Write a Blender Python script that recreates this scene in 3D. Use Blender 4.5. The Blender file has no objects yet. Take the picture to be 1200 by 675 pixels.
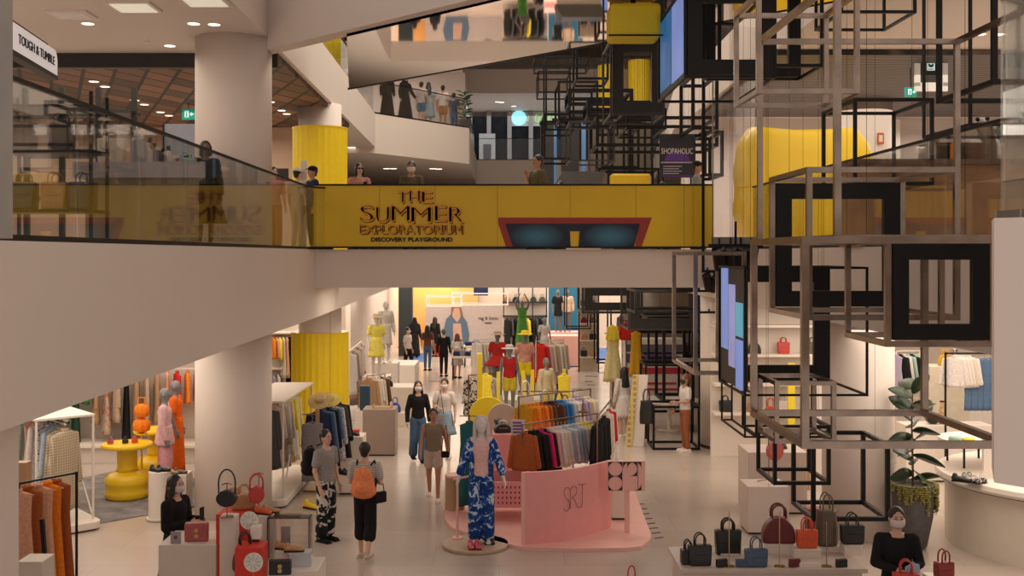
import bpy, bmesh, math, random
from math import pi, sin, cos, radians
from mathutils import Vector, Matrix
random.seed(7)
SC = bpy.context.scene
COL = SC.collection
# ---------------------------------------------------------------- camera, light, exposure
FPX, PX0, PY0, EYE = 1250.0, 585.0, 298.0, 4.2
cd = bpy.data.cameras.new('camera'); cam = bpy.data.objects.new('camera', cd); COL.objects.link(cam)
cam.location = (0, 0, EYE); cam.rotation_euler = (pi/2, 0, 0)
cd.sensor_fit = 'HORIZONTAL'; cd.sensor_width = 36; cd.lens = 36*FPX/1200
cd.shift_x = (600-PX0)/1200; cd.shift_y = -(337.5-PY0)/1200
cd.clip_start = .1; cd.clip_end = 200
SC.camera = cam
SC.view_settings.view_transform = 'Standard'; SC.view_settings.look = 'None'
SC.view_settings.exposure = -0.17; SC.view_settings.gamma = 1
SC.view_settings.use_curve_mapping = False
wd = bpy.data.worlds.new('sky'); SC.world = wd; wd.use_nodes = True
bgn = wd.node_tree.nodes['Background']; bgn.inputs[0].default_value = (1.0, .84, .75, 1); bgn.inputs[1].default_value = .82

def area(name, loc, sx, sy, power, col=(1, .86, .72), rot=(0, 0, 0)):
    l = bpy.data.lights.new(name, 'AREA'); l.shape = 'RECTANGLE'; l.size = sx; l.size_y = sy
    l.energy = power; l.color = col
    o = bpy.data.objects.new(name, l); o.location = loc; o.rotation_euler = rot; COL.objects.link(o); return o
area('unseen_light_left_shop', (-8.2, 17, 3.0), 7, 11, 480)  # unseen lamp added so the walled-in left shop isn't dark
area('unseen_light_far_store', (0, 44, 3.5), 16, 12, 1900)  # unseen lamp added to brighten the far store
area('unseen_light_right_shop', (8.6, 16.5, 3.1), 7, 10, 560)  # unseen lamp added so the right shop isn't dark
area('unseen_light_mid_store', (-6, 30, 3.0), 4, 9, 380)  # unseen lamp added to brighten the middle of the store
area('unseen_light_bridge', (0.3, 21, 3.55), 6.5, 2.4, 170)  # unseen lamp added to light the floor under the bridge
area('ceiling_light_upper_left', (-8.5, 17, 7.4), 7, 16, 430)
area('ceiling_light_upper_right', (8.8, 17, 7.4), 7, 16, 520)
area('fill_light_right_back', (10, 25.2, 7.3), 9, 2.2, 230)  # fill added to brighten the dim right back wall
area('fill_light_left_back', (-10, 26.6, 7.3), 9, 2.2, 170)  # fill added to brighten the peach back wall
area('atrium_fill_light', (0.5, 28, 13.9), 7, 18, 1500, (1, .88, .74))  # area lamp added high in the void; the roof above is closed
area('ceiling_light_third_floor', (2, 57, 11.9), 16, 6, 420, (.9, .95, 1))
area('ceiling_light_third_left', (-7, 42, 11.9), 6, 8, 520)

# ---------------------------------------------------------------- helpers
def WP(px, py, Y): return Vector(((px-PX0)*Y/FPX, Y, EYE-(py-PY0)*Y/FPX))
def XA(px, Y): return (px-PX0)*Y/FPX
def ZA(py, Y): return EYE-(py-PY0)*Y/FPX
def YG(py, z=0): return (EYE-z)*FPX/(py-PY0)

MATS = {}
def M(name, col=(.8, .8, .8), rough=.5, metal=0, var=.06, emit=0, scale=8, spec=.5):
    if name in MATS: return MATS[name]
    m = bpy.data.materials.new(name); m.use_nodes = True; nt = m.node_tree; b = nt.nodes['Principled BSDF']
    b.inputs['Roughness'].default_value = rough; b.inputs['Metallic'].default_value = metal
    b.inputs['Specular IOR Level'].default_value = spec
    n = nt.nodes.new('ShaderNodeTexNoise'); n.inputs['Scale'].default_value = scale; n.inputs['Detail'].default_value = 4
    tc = nt.nodes.new('ShaderNodeTexCoord'); nt.links.new(tc.outputs['Object'], n.inputs['Vector'])
    r = nt.nodes.new('ShaderNodeValToRGB')
    r.color_ramp.elements[0].position = .3; r.color_ramp.elements[1].position = .7
    r.color_ramp.elements[0].color = tuple(max(0, c*(1-var)) for c in col)+(1,)
    r.color_ramp.elements[1].color = tuple(min(1, c*(1+var)) for c in col)+(1,)
    nt.links.new(n.outputs['Fac'], r.inputs['Fac']); nt.links.new(r.outputs['Color'], b.inputs['Base Color'])
    if emit:
        nt.links.new(r.outputs['Color'], b.inputs['Emission Color']); b.inputs['Emission Strength'].default_value = emit
    MATS[name] = m; return m
def cloth(col, name=None):
    key = name or 'cloth_%02x%02x%02x' % tuple(int(min(1, c)*255) for c in col)
    return M(key, col, .85, 0, .14, 0, 30, .2)
def patt(name, c1, c2, kind='flower', scale=6, thr=.5, c3=None, axis='Z'):
    if name in MATS: return MATS[name]
    m = bpy.data.materials.new(name); m.use_nodes = True; nt = m.node_tree; b = nt.nodes['Principled BSDF']
    b.inputs['Roughness'].default_value = .8; b.inputs['Specular IOR Level'].default_value = .25
    tc = nt.nodes.new('ShaderNodeTexCoord'); mp = nt.nodes.new('ShaderNodeMapping')
    nt.links.new(tc.outputs['Object'], mp.inputs[0]); r = nt.nodes.new('ShaderNodeValToRGB'); r.color_ramp.interpolation = 'CONSTANT'
    e = r.color_ramp.elements; e[0].color = tuple(c1)+(1,); e[0].position = 0; e[1].position = thr; e[1].color = tuple(c2)+(1,)
    if kind == 'flower':
        nz = nt.nodes.new('ShaderNodeTexNoise'); nz.inputs['Scale'].default_value = scale; nz.inputs['Detail'].default_value = 3
        nz.inputs['Distortion'].default_value = 1.5
        nt.links.new(mp.outputs[0], nz.inputs['Vector']); nt.links.new(nz.outputs['Fac'], r.inputs['Fac'])
        if c3: x = e.new(thr+.08); x.color = tuple(c3)+(1,)
    elif kind == 'spots':
        v = nt.nodes.new('ShaderNodeTexVoronoi'); v.inputs['Scale'].default_value = scale
        nt.links.new(mp.outputs[0], v.inputs['Vector']); nt.links.new(v.outputs['Distance'], r.inputs['Fac'])
    elif kind == 'stripe':
        w = nt.nodes.new('ShaderNodeTexWave'); w.bands_direction = axis; w.inputs['Scale'].default_value = scale
        nt.links.new(mp.outputs[0], w.inputs['Vector']); nt.links.new(w.outputs['Fac'], r.inputs['Fac'])
    elif kind == 'plaid':
        w = nt.nodes.new('ShaderNodeTexWave'); w.bands_direction = 'Z'; w.inputs['Scale'].default_value = scale
        w2 = nt.nodes.new('ShaderNodeTexWave'); w2.bands_direction = 'X'; w2.inputs['Scale'].default_value = scale
        mx = nt.nodes.new('ShaderNodeMath'); mx.operation = 'MAXIMUM'
        for q in (w, w2): nt.links.new(mp.outputs[0], q.inputs['Vector'])
        nt.links.new(w.outputs['Fac'], mx.inputs[0]); nt.links.new(w2.outputs['Fac'], mx.inputs[1]); nt.links.new(mx.outputs[0], r.inputs['Fac'])
    nt.links.new(r.outputs['Color'], b.inputs['Base Color']); MATS[name] = m; return m
def glass(name, tint=(.93, .95, .93), refl=.75):
    if name in MATS: return MATS[name]
    m = bpy.data.materials.new(name); m.use_nodes = True; nt = m.node_tree; nt.nodes.clear()
    o = nt.nodes.new('ShaderNodeOutputMaterial'); t = nt.nodes.new('ShaderNodeBsdfTransparent'); g = nt.nodes.new('ShaderNodeBsdfGlossy')
    t.inputs[0].default_value = tuple(tint)+(1,); g.inputs['Roughness'].default_value = .02
    lw = nt.nodes.new('ShaderNodeFresnel'); lw.inputs[0].default_value = 1.5
    mu = nt.nodes.new('ShaderNodeMath'); mu.operation = 'MULTIPLY'; mu.inputs[1].default_value = refl
    mx = nt.nodes.new('ShaderNodeMixShader'); nt.links.new(lw.outputs[0], mu.inputs[0]); nt.links.new(mu.outputs[0], mx.inputs[0])
    nt.links.new(t.outputs[0], mx.inputs[1]); nt.links.new(g.outputs[0], mx.inputs[2]); nt.links.new(mx.outputs[0], o.inputs[0])
    MATS[name] = m; return m

class MB:
    def __init__(s): s.bm = bmesh.new(); s.mi = 0
    def _f(s, vs):
        try: f = s.bm.faces.new(vs); f.material_index = s.mi; return f
        except ValueError: return None
    def box(s, x0, y0, z0, x1, y1, z1, mat=None):
        c = [(x, y, z) for z in (z0, z1) for y in (y0, y1) for x in (x0, x1)]
        v = [s.bm.verts.new(mat @ Vector(p) if mat else p) for p in c]
        for q in ((0, 2, 3, 1), (4, 5, 7, 6), (0, 1, 5, 4), (2, 6, 7, 3), (0, 4, 6, 2), (1, 3, 7, 5)): s._f([v[i] for i in q])
        return s
    def rings(s, rings, cap=True, closed=False):
        R = [[s.bm.verts.new(p) for p in r] for r in rings]
        n = len(R[0])
        prs = list(zip(R, R[1:]))+([(R[-1], R[0])] if closed else [])
        for a, b in prs:
            for i in range(n): s._f([a[i], a[(i+1) % n], b[(i+1) % n], b[i]])
        if cap and not closed: s._f(R[0][::-1]); s._f(R[-1])
        return s
    def tube(s, pts, r, n=8, closed=False):
        pts = [Vector(p) for p in pts]; rs = r if isinstance(r, (list, tuple)) else [r]*len(pts)
        up = Vector((0, 0, 1)); out = []; u = None
        for i, p in enumerate(pts):
            if closed: t = pts[(i+1) % len(pts)]-pts[i-1]
            else: t = pts[min(i+1, len(pts)-1)]-pts[max(i-1, 0)]
            t = t.normalized() if t.length else Vector((0, 0, 1))
            if u is None:
                u = t.cross(up) if abs(t.dot(up)) < .95 else t.cross(Vector((1, 0, 0)))
            else: u = u-t*u.dot(t)
            u = u.normalized(); w = t.cross(u)
            out.append([p+(u*cos(a)+w*sin(a))*rs[i] for a in [2*pi*k/n for k in range(n)]])
        return s.rings(out, True, closed)
    def lathe(s, prof, c=(0, 0, 0), n=24, sx=1, sy=1):
        c = Vector(c)
        return s.rings([[c+Vector((r*cos(2*pi*k/n)*sx, r*sin(2*pi*k/n)*sy, z)) for k in range(n)] for r, z in prof])
    def ball(s, c, r, n=12, rot=None):
        if not isinstance(r, (tuple, list)): r = (r, r, r)
        rg = []
        for i in range(n//2+1):
            a = -pi/2+pi*i/(n//2); a = max(-1.5, min(1.5, a))
            rg.append([Vector((r[0]*cos(a)*cos(2*pi*k/n), r[1]*cos(a)*sin(2*pi*k/n), r[2]*sin(a))) for k in range(n)])
        rg = [[(rot @ p if rot else p)+Vector(c) for p in q] for q in rg]
        return s.rings(rg)
    def cap(s, p0, p1, a, b, n=12):
        """tapered elliptical capsule: a, b = (side radius, front radius) at each end"""
        p0 = Vector(p0); p1 = Vector(p1); a = a if isinstance(a, tuple) else (a, a); b = b if isinstance(b, tuple) else (b, b)
        t = (p1-p0).normalized(); f = Vector((0, 1, 0))
        if abs(t.dot(f)) > .9: f = Vector((0, 0, 1))
        f = (f-t*f.dot(t)).normalized(); u = f.cross(t)
        rg = []
        for k in (-1.45, -.9, -.4, 0): rg.append((p0+t*sin(k)*min(a), a[0]*cos(k), a[1]*cos(k)))
        for k in (0, .4, .9, 1.45): rg.append((p1+t*sin(k)*min(b), b[0]*cos(k), b[1]*cos(k)))
        return s.rings([[p+u*cos(2*pi*i/n)*x+f*sin(2*pi*i/n)*y for i in range(n)] for p, x, y in rg])
    def prism(s, poly, z0, z1):
        return s.rings([[(x, y, z0) for x, y in poly], [(x, y, z1) for x, y in poly]])
    def prismy(s, poly, y0, y1):
        return s.rings([[(x, y0, z) for x, z in poly], [(x, y1, z) for x, z in poly]])
    def bar(s, a, b, w):
        a = Vector(a); b = Vector(b); d = (b-a); t = d.normalized(); h = w/2
        u = Vector((1, 0, 0)) if abs(t.x) < .9 else Vector((0, 1, 0))
        v = t.cross(u).normalized(); u = v.cross(t)
        a = a-t*h; b = b+t*h
        return s.rings([[p+u*x*h+v*y*h for x, y in ((-1, -1), (1, -1), (1, 1), (-1, 1))] for p in (a, b)])
    def build(s, name, mats, parent=None, smooth=False, loc=None, bevel=0, rotz=0):
        bmesh.ops.recalc_face_normals(s.bm, faces=s.bm.faces[:])
        me = bpy.data.meshes.new(name); s.bm.to_mesh(me); s.bm.free()
        for m in (mats if isinstance(mats, (list, tuple)) else [mats]): me.materials.append(m)
        if smooth:
            for p in me.polygons: p.use_smooth = True
        o = bpy.data.objects.new(name, me); COL.objects.link(o)
        if loc is not None: o.location = loc
        o.rotation_euler.z = rotz
        if parent: o.parent = parent
        if bevel:
            b = o.modifiers.new('bevel', 'BEVEL'); b.width = bevel; b.segments = 2; b.limit_method = 'ANGLE'
        return o
def tag(o, label, cat, group=None, kind=None):
    o['label'] = label; o['category'] = cat
    if group: o['group'] = group
    if kind: o['kind'] = kind
    return o
def struct(o): o['kind'] = 'structure'; return o
def thing(name, label, cat, loc=(0, 0, 0), rotz=0, group=None):
    o = bpy.data.objects.new(name, None); COL.objects.link(o); o.empty_display_size = .1
    o.location = loc; o.rotation_euler.z = rotz; return tag(o, label, cat, group)
def arc(cx, cy, r, a0, a1, n): return [(cx+r*cos(radians(a0+(a1-a0)*i/n)), cy+r*sin(radians(a0+(a1-a0)*i/n))) for i in range(n+1)]
def text(name, s, mat, parent, loc, size, rot=(pi/2, 0, 0), ext=.004, off=0, width=None, bev=0, bold=0):
    c = bpy.data.curves.new(name, 'FONT'); c.body = s; c.size = size; c.extrude = ext; c.offset = off; c.bevel_depth = bev
    c.align_x = 'CENTER'; c.align_y = 'CENTER'; c.resolution_u = 4
    t = bpy.data.objects.new(name, c); me = bpy.data.meshes.new_from_object(t); bpy.data.objects.remove(t)
    me.name = name; me.materials.clear(); me.materials.append(mat)
    if width and me.vertices:
        xs = [v.co.x for v in me.vertices]; k = width/(max(xs)-min(xs))
        for v in me.vertices: v.co.x *= k
    if bold:
        bm = bmesh.new(); src = me.copy()
        for dx, dy in ((0, 0), (bold, 0), (-bold, 0), (0, bold), (0, -bold)):
            m2 = src.copy(); m2.transform(Matrix.Translation((dx, dy, abs(dx)*.02+abs(dy)*.03))); bm.from_mesh(m2); bpy.data.meshes.remove(m2)
        bm.to_mesh(me); bm.free(); bpy.data.meshes.remove(src)
    o = bpy.data.objects.new(name, me); COL.objects.link(o); o.location = loc; o.rotation_euler = rot
    if parent: o.parent = parent
    return o
ORD = ['first', 'second', 'third', 'fourth', 'fifth', 'sixth', 'seventh', 'eighth', 'ninth', 'tenth', 'eleventh', 'twelfth', 'thirteenth',
       'fourteenth', 'fifteenth', 'sixteenth', 'seventeenth', 'eighteenth', 'nineteenth', 'twentieth', 'twenty-first', 'twenty-second', 'twenty-third', 'twenty-fourth', 'twenty-fifth', 'twenty-sixth', 'twenty-seventh', 'twenty-eighth', 'twenty-ninth', 'thirtieth']

# ---------------------------------------------------------------- common materials
paint = M('white_paint', (.70, .61, .54), .6, 0, .015, 0, .6)
ceilm = M('ceiling_paint', (.68, .585, .52), .7, 0, .015, 0, .6)
lav = M('lavender_paint', (.55, .49, .47), .6, 0, .02, 0, 1)
shopw = M('shop_wall', (.68, .58, .49), .6, 0, .03, 0, 1)
whitem = M('white_laminate', (.74, .66, .58), .4, 0, .02)
blackm = M('black_metal', (.007, .006, .006), .45, 0, .1, 0, 8, .25)
darkm = M('dark_panel', (.02, .019, .018), .5, 0, .2)
chrome = M('brushed_steel', (.31, .245, .20), .26, 1, .2, 0, 5)
yellow = M('yellow_cladding', (.84, .61, .008), .5, 0, .03)
yellowp = M('yellow_gloss', (.85, .56, .015), .3, 0, .03)
pinkm = M('pink_paint', (.78, .33, .32), .5, 0, .03)
pinkl = M('pink_light', (.80, .45, .40), .5, 0, .03)
redm = M('red_paint', (.65, .035, .02), .45, 0, .05)
glassm = glass('railing_glass', (.965, .975, .965), .5); acryl = glass('acrylic', (.97, .96, .95), 1.0)
lampm = M('lamp_glow', (1, .85, .7), .5, 0, 0, 2.2)
wood = M('pale_wood', (.42, .25, .13), .5, 0, .15, 0, 3)
skinA = M('skin_light', (.60, .36, .25), .5, 0, .04); skinB = M('skin_tan', (.40, .20, .12), .5, 0, .04)
hairM = M('hair_black', (.012, .009, .008), .45, 0, .3, 0, 60); hairR = M('hair_brown', (.14, .045, .02), .45, 0, .3, 0, 60)
# ================================================================ THE BUILDING
def floor_mat():
    m = bpy.data.materials.new('polished_floor'); m.use_nodes = True; nt = m.node_tree; b = nt.nodes['Principled BSDF']
    tc = nt.nodes.new('ShaderNodeTexCoord')
    br = nt.nodes.new('ShaderNodeTexBrick'); br.offset = .5; br.inputs['Scale'].default_value = 1
    br.inputs['Color1'].default_value = (.50, .42, .36, 1); br.inputs['Color2'].default_value = (.455, .38, .33, 1); br.inputs['Mortar'].default_value = (.39, .33, .285, 1)
    br.inputs['Mortar Size'].default_value = .006; br.inputs['Brick Width'].default_value = 1.8; br.inputs['Row Height'].default_value = .9
    nz = nt.nodes.new('ShaderNodeTexNoise'); nz.inputs['Scale'].default_value = .7; nz.inputs['Detail'].default_value = 6
    mx = nt.nodes.new('ShaderNodeMixRGB'); mx.blend_type = 'MULTIPLY'; mx.inputs[0].default_value = .35
    for q in (br, nz): nt.links.new(tc.outputs['Object'], q.inputs['Vector'])
    r = nt.nodes.new('ShaderNodeValToRGB'); r.color_ramp.elements[0].color = (.75, .72, .7, 1); r.color_ramp.elements[0].position = .3
    r.color_ramp.elements[1].color = (1, 1, 1, 1); r.color_ramp.elements[1].position = .65
    nt.links.new(nz.outputs['Fac'], r.inputs[0]); nt.links.new(br.outputs['Color'], mx.inputs[1]); nt.links.new(r.outputs[0], mx.inputs[2])
    nt.links.new(mx.outputs[0], b.inputs['Base Color']); b.inputs['Roughness'].default_value = .22; b.inputs['Specular IOR Level'].default_value = .55
    return m
struct(MB().box(-20, 2, -.3, 20, 66, 0).build('floor', floor_mat()))
def slab(name, poly, z0, z1, m=paint): return struct(MB().prism(poly, z0, z1).build(name, m))
# second floor: left promenade, bridge, right promenade, far promenade
slab('floor_second_left', [(-20, 5.2), (-3.22, 5.2), (-3.33, 19.2), (-3.65, 34), (-3.65, 36), (-20, 36)], 3.05, 4.29)
fil = [(-4.5, 19.2)]+arc(-1.9, 17.75, 1.45, 180, 90, 10)
MB_b = MB().prism([(-3.34, 19.2), (4.4, 19.2), (4.4, 22.6), (-3.38, 22.6)], 3.6, 4.289)
struct(MB_b.build('floor_bridge', paint))
slab('floor_second_right', [(4.4, 6.6), (20, 6.6), (20, 36), (4.4, 36)], 3.3, 4.29)
slab('floor_second_far', [(-20, 36), (20, 36), (20, 62), (-20, 62)], 3.6, 4.29)
slab('floor_second_near_right', [(2.55, 4.72)]+[(2.32, 5.0), (2.475, 5.36), (2.75, 5.6), (9, 5.6), (9, 2.4), (5.2, 3.4)], 3.13, 4.37)
# third floor
L3 = M('third_floor_paint', (.68, .60, .54), .6, 0, .015, 0, .6)
slab('floor_third_left', [(-20, 5), (-3.6, 5), (-3.72, 16.2), (-4.05, 34.8), (-20, 34.8)], 7.7, 8.8, L3)
slab('floor_third_corner', [(-4.05, 34.8), (-1.1, 38.9), (-1.1, 52), (-20, 52), (-20, 34.8)], 7.5, 8.8, L3)
slab('floor_third_far', [(-20, 52), (20, 52), (20, 62), (-20, 62)], 7.5, 8.8, L3)
slab('floor_third_right', [(4.6, 10.5), (20, 10.5), (20, 52), (7.5, 52), (4.9, 30)], 7.7, 8.8, L3)
# diagonal third-floor bridge: white beam on the near side, mirrored soffit behind it
slab('trim_1', [(-3.75, 17.2), (7.45, 6.0), (7.7, 6.25), (-3.74, 17.6)], 7.5, 9.6, L3)
mirror = bpy.data.materials.new('mirror_soffit'); mirror.use_nodes = True
mb_ = mirror.node_tree.nodes['Principled BSDF']; mb_.inputs['Metallic'].default_value = 1; mb_.inputs['Roughness'].default_value = .03
mb_.inputs['Base Color'].default_value = (.80, .74, .70, 1)
slab('ceiling_mirror_soffit', [(-2.28, 15.95), (7.7, 6.25), (9, 9.3), (-3.0, 21.3)], 7.5, 7.6, mirror)
slab('floor_third_bridge', [(-2.28, 15.95), (7.7, 6.25), (9, 9.3), (-3.0, 21.3)], 7.6, 8.8, L3)
struct(MB().bar((-3.0, 21.32, 7.51), (9, 9.32, 7.51), .04).build('trim_2', blackm))
slab('floor_fourth', [(-20, 46), (-1.6, 46), (-1.6, 53), (20, 53), (20, 62), (-20, 62)], 12.2, 13.4, L3)
slab('ceiling_roof', [(-20, 24), (20, 24), (20, 62), (-20, 62)], 15.6, 15.8, ceilm)
# outer and back walls
for nm, b in (('wall_left', (-20.2, 5, 0, -20, 62, 15.6)), ('wall_right', (20, 5, 0, 20.2, 62, 15.6)), ('wall_back', (-20, 62, 0, 20, 62.2, 15.6)),
              ('wall_third_left', (-14, 47, 8.8, -1.5, 47.2, 12.2)), ('wall_third_far', (-1.5, 60, 8.8, 20, 60.2, 12.2))):
    struct(MB().box(*b).build(nm, lav if 'third' in nm else shopw))
peach = M('peach_wall', (.52, .36, .26), .6, 0, .05, 0, 1)
struct(MB().box(-20, 28.6, 4.29, -5.3, 28.8, 7.7).build('wall_second_left', peach))
struct(MB().box(4.7, 27.4, 4.29, 20, 27.6, 7.7).build('wall_second_right', lav))
struct(MB().box(-20, 22.3, 0, -5.3, 22.5, 3.05).build('wall_shop_left', shopw))
struct(MB().box(-4.75, 33, 0, -4.6, 48.7, 3.6).build('wall_shop_corridor', paint))
struct(MB().box(6.2, 23.5, 0, 20, 23.7, 3.3).build('wall_shop_right', shopw))
struct(MB().box(-6.5, 7.3, 0, XA(22, 7.6), 7.6, 3.05).build('wall_near_left', paint))
struct(MB().box(-20, 49.5, 0, 20, 49.7, 3.6).build('wall_far_store', shopw))
for q in (7, 11, 15, 19, 23): struct(MB().box(-12, q, 15.6, 12, q+.3, 15.9).build('trim_roof_beam', blackm))
# round columns
def column(nm, X, Y, r, z0, z1, m=paint, n=40):
    return struct(MB().lathe([(r, z0), (r, z1)], (X, Y, 0), n).build(nm, m, smooth=False))
for i, (X, Y, r, z0, z1) in enumerate([(-4.33, 17.4, .61, 0, 3.05), (-4.33, 17.4, .61, 4.29, 7.7), (4.9, 23.3, .5, 0, 3.6), (5.38, 16, .52, 0, 3.3),
                                       (8.2, 24, .61, 4.29, 7.7), (-4.2, 25, .5, 0, 3.05), (-4.2, 25, .5, 4.29, 7.7), (1.2, 47, .3, 0, 3.6)]):
    o = column('column', X, Y, r, z0, z1)
    for p in o.data.polygons: p.use_smooth = len(p.vertices) == 4
struct(MB().box(XA(-60, 5.9), 5.75, 4.29, XA(15, 6.1), 6.1, 7.7).build('wall_near_left_upper', M('grey_stone', (.33, .31, .29), .4, 0, .1, 0, 2)))
base = struct(MB().lathe([(.51, 0), (.51, .07)], (4.9, 23.3, 0), 40).build('baseboard_column', chrome, smooth=False))
# tiled dark ceilings of the second floor
def tile_mat():
    m = bpy.data.materials.new('brown_ceiling_tiles'); m.use_nodes = True; nt = m.node_tree; b = nt.nodes['Principled BSDF']
    tc = nt.nodes.new('ShaderNodeTexCoord'); mp = nt.nodes.new('ShaderNodeMapping'); mp.inputs['Rotation'].default_value = (0, 0, radians(45)); mp.inputs['Scale'].default_value = (1, .42, 1)
    br = nt.nodes.new('ShaderNodeTexBrick'); br.offset = 0; br.inputs['Scale'].default_value = 1
    br.inputs['Color1'].default_value = (.26, .125, .068, 1); br.inputs['Color2'].default_value = (.07, .04, .027, 1); br.inputs['Mortar'].default_value = (.008, .006, .006, 1)
    br.inputs['Mortar Size'].default_value = .028; br.inputs['Brick Width'].default_value = .42; br.inputs['Row Height'].default_value = .42; br.inputs['Bias'].default_value = .1
    nt.links.new(tc.outputs['Object'], mp.inputs[0]); nt.links.new(mp.outputs[0], br.inputs['Vector']); nt.links.new(br.outputs['Color'], b.inputs['Base Color'])
    b.inputs['Roughness'].default_value = .6; return m
struct(MB().prism([(-16, 18.7), (-3.86, 18.7), (-4.02, 28.6), (-16, 28.6)], 7.6, 7.69).build('ceiling_tiles_left', tile_mat()))
struct(MB().prism([(-16, 18.55), (-3.86, 18.55), (-3.86, 18.7), (-16, 18.7)], 7.45, 7.7).build('trim_3', darkm))
wav = bpy.data.materials.new('wavy_dark_slats'); wav.use_nodes = True; nt = wav.node_tree; bb = nt.nodes['Principled BSDF']
w = nt.nodes.new('ShaderNodeTexWave'); w.bands_direction = 'Y'; w.inputs['Scale'].default_value = 1.6; w.inputs['Distortion'].default_value = 7; w.inputs['Detail Scale'].default_value = .5
w.inputs['Detail'].default_value = 2
tc = nt.nodes.new('ShaderNodeTexCoord'); r = nt.nodes.new('ShaderNodeValToRGB'); r.color_ramp.elements[0].color = (.008, .007, .007, 1); r.color_ramp.elements[0].position = .35
r.color_ramp.elements[1].color = (.17, .12, .095, 1); nt.links.new(tc.outputs['Object'], w.inputs[0]); nt.links.new(w.outputs['Fac'], r.inputs[0]); nt.links.new(r.outputs[0], bb.inputs['Base Color'])
struct(MB().prism([(4.75, 18.2), (16, 18.2), (16, 26.4), (5.0, 26.4)], 7.6, 7.69).build('ceiling_wavy_right', wav))

# downlights and grilles in the second floor ceiling
def downlight(px, py, lab, z=7.69, r=.09):
    Y = (z-EYE)*FPX/(PY0-py); X = XA(px, Y)
    t = thing('ceiling_light', lab, 'light', (X, Y, z), 0, 'round recessed ceiling lights')
    MB().lathe([(r+.02, -.012), (r+.02, .0)], n=20).build('trim_ring', whitem, t)
    MB().lathe([(r, -.016), (r, -.011)], n=20).build('diffuser', lampm, t)
for px, py, l in ((227, 27, 'left of the pair in the white ceiling above the column'), (251, 28, 'right of the pair in the white ceiling above the column'),
                  (199, 53, 'alone just above the edge of the brown tiles'), (103, 27, 'small, below the grille in the white ceiling'),
                  (67, 76, 'next to the white hanging sign'), (110, 95, 'in brown tiles, upper of the pair left of centre'), (123, 101, 'in brown tiles, lower of the pair left of centre'),
                  (158, 117, 'in brown tiles, left of the middle pair'), (169, 122, 'in brown tiles, right of the middle pair'),
                  (188, 131, 'in brown tiles, left of the pair by the exit sign'), (198, 135, 'in brown tiles, right of the pair by the exit sign'),
                  (317, 119, 'in brown tiles right of the column, higher one'), (330, 129, 'in brown tiles right of the column, middle one'), (336, 133, 'in brown tiles right of the column, lower one')):
    downlight(px, py, 'round recessed light '+l, 7.7 if py < 62 else 7.6)
for px, py, l in ((1148, 39.5, 'left of the two in the white ceiling by the dark slats'), (1171, 39.5, 'right of the two in the white ceiling by the dark slats')):
    downlight(px, py, 'round recessed light '+l, 7.7)
def grille(px, py, w, d, lab, glow):
    Y = 3.5*FPX/(PY0-py); X = XA(px, Y)
    t = thing('ceiling_panel', lab, 'ceiling panel', (X, Y, 7.7), 0)
    MB().box(-w/2, -d/2, -.03, w/2, d/2, 0).build('frame', whitem, t)
    MB().box(-w/2+.05, -d/2+.05, -.04, w/2-.05, d/2-.05, -.028).build('diffuser', glow, t)
warmp = M('panel_glow', (.9, .85, .7), .5, 0, 0, .45)
grille(84, 16, .58, .5, 'square white ceiling hatch left of the light panels', M('hatch', (.8, .78, .78), .5))
grille(157, 7, .62, .6, 'square glowing ceiling light panel in the middle of the white ceiling', warmp)
grille(240, 0, .62, .6, 'square glowing ceiling light panel cut by the top edge', warmp)
# smoke sprinkler
tag(MB().lathe([(.05, 0), (.05, -.03), (.02, -.05)], (XA(172, 17.5), 17.5, 7.7), 14).build('smoke_detector', whitem), 'small round smoke detector on the white ceiling', 'smoke detector')

# ---- railings: glass panels with a dark handrail
def railing(nm, lab, P, z, h, npan, railm=blackm, gl=glassm, post=False):
    t = thing(nm, lab, 'railing', (P[0][0], P[0][1], z)); o0 = Vector((P[0][0], P[0][1], 0))
    segs = []
    for a, b in zip(P, P[1:]): segs.append((Vector((a[0], a[1], 0))-o0, Vector((b[0], b[1], 0))-o0))
    tot = sum((b-a).length for a, b in segs)
    k = 0
    for a, b in segs:
        L = (b-a).length; n = max(1, round(npan*L/tot)); d = (b-a).normalized(); nrm = Vector((-d.y, d.x, 0))*.006
        for i in range(n):
            p = a+d*(L*i/n+.008); q = a+d*(L*(i+1)/n-.008)
            m = MB(); m.prism([(p+nrm).xy[:], (q+nrm).xy[:], (q-nrm).xy[:], (p-nrm).xy[:]], .0, h)
            m.build('glass_panel', gl, t)
    m = MB()
    for a, b in segs: m.bar(a+Vector((0, 0, h)), b+Vector((0, 0, h)), .028)
    m.build('handrail', railm, t)
    m = MB()
    for a, b in segs: m.bar(a+Vector((0, 0, .02)), b+Vector((0, 0, .02)), .045)
    m.build('base_channel', railm, t)
    return t
railing('glass_railing', 'glass railing with black handrail along the left promenade of the second floor', [(-3.27, 5.4), (-3.36, 18.6), (-3.25, 19.0), (-3.1, 19.14), (-3.0, 19.16)], 4.29, 1.1, 9)
railing('glass_railing', 'glass railing with dark handrail sloping away along the right promenade', [(4.45, 6.8), (4.45, 14.5), (4.5, 18.9)], 4.29, 1.1, 6)
railing('glass_railing', 'glass railing on the pale balcony corner at the right edge', [(3.2, 4.25), (2.75, 4.72), (2.47, 5.0), (2.47, 5.25), (2.75, 5.48), (5, 5.5)], 4.37, 1.1, 3, M('grey_metal', (.2, .19, .17), .35, .7))
railing('glass_railing', 'third floor glass railing with people in black robes behind it', [(-4.12, 22), (-4.1, 34.75), (-1.2, 38.8), (-1.2, 51)], 8.8, 1.05, 9)
railing('glass_railing', 'far third floor glass railing in front of the dark shopfront', [(-1.0, 52.1), (12, 52.1)], 8.8, 1.05, 6)
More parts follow.
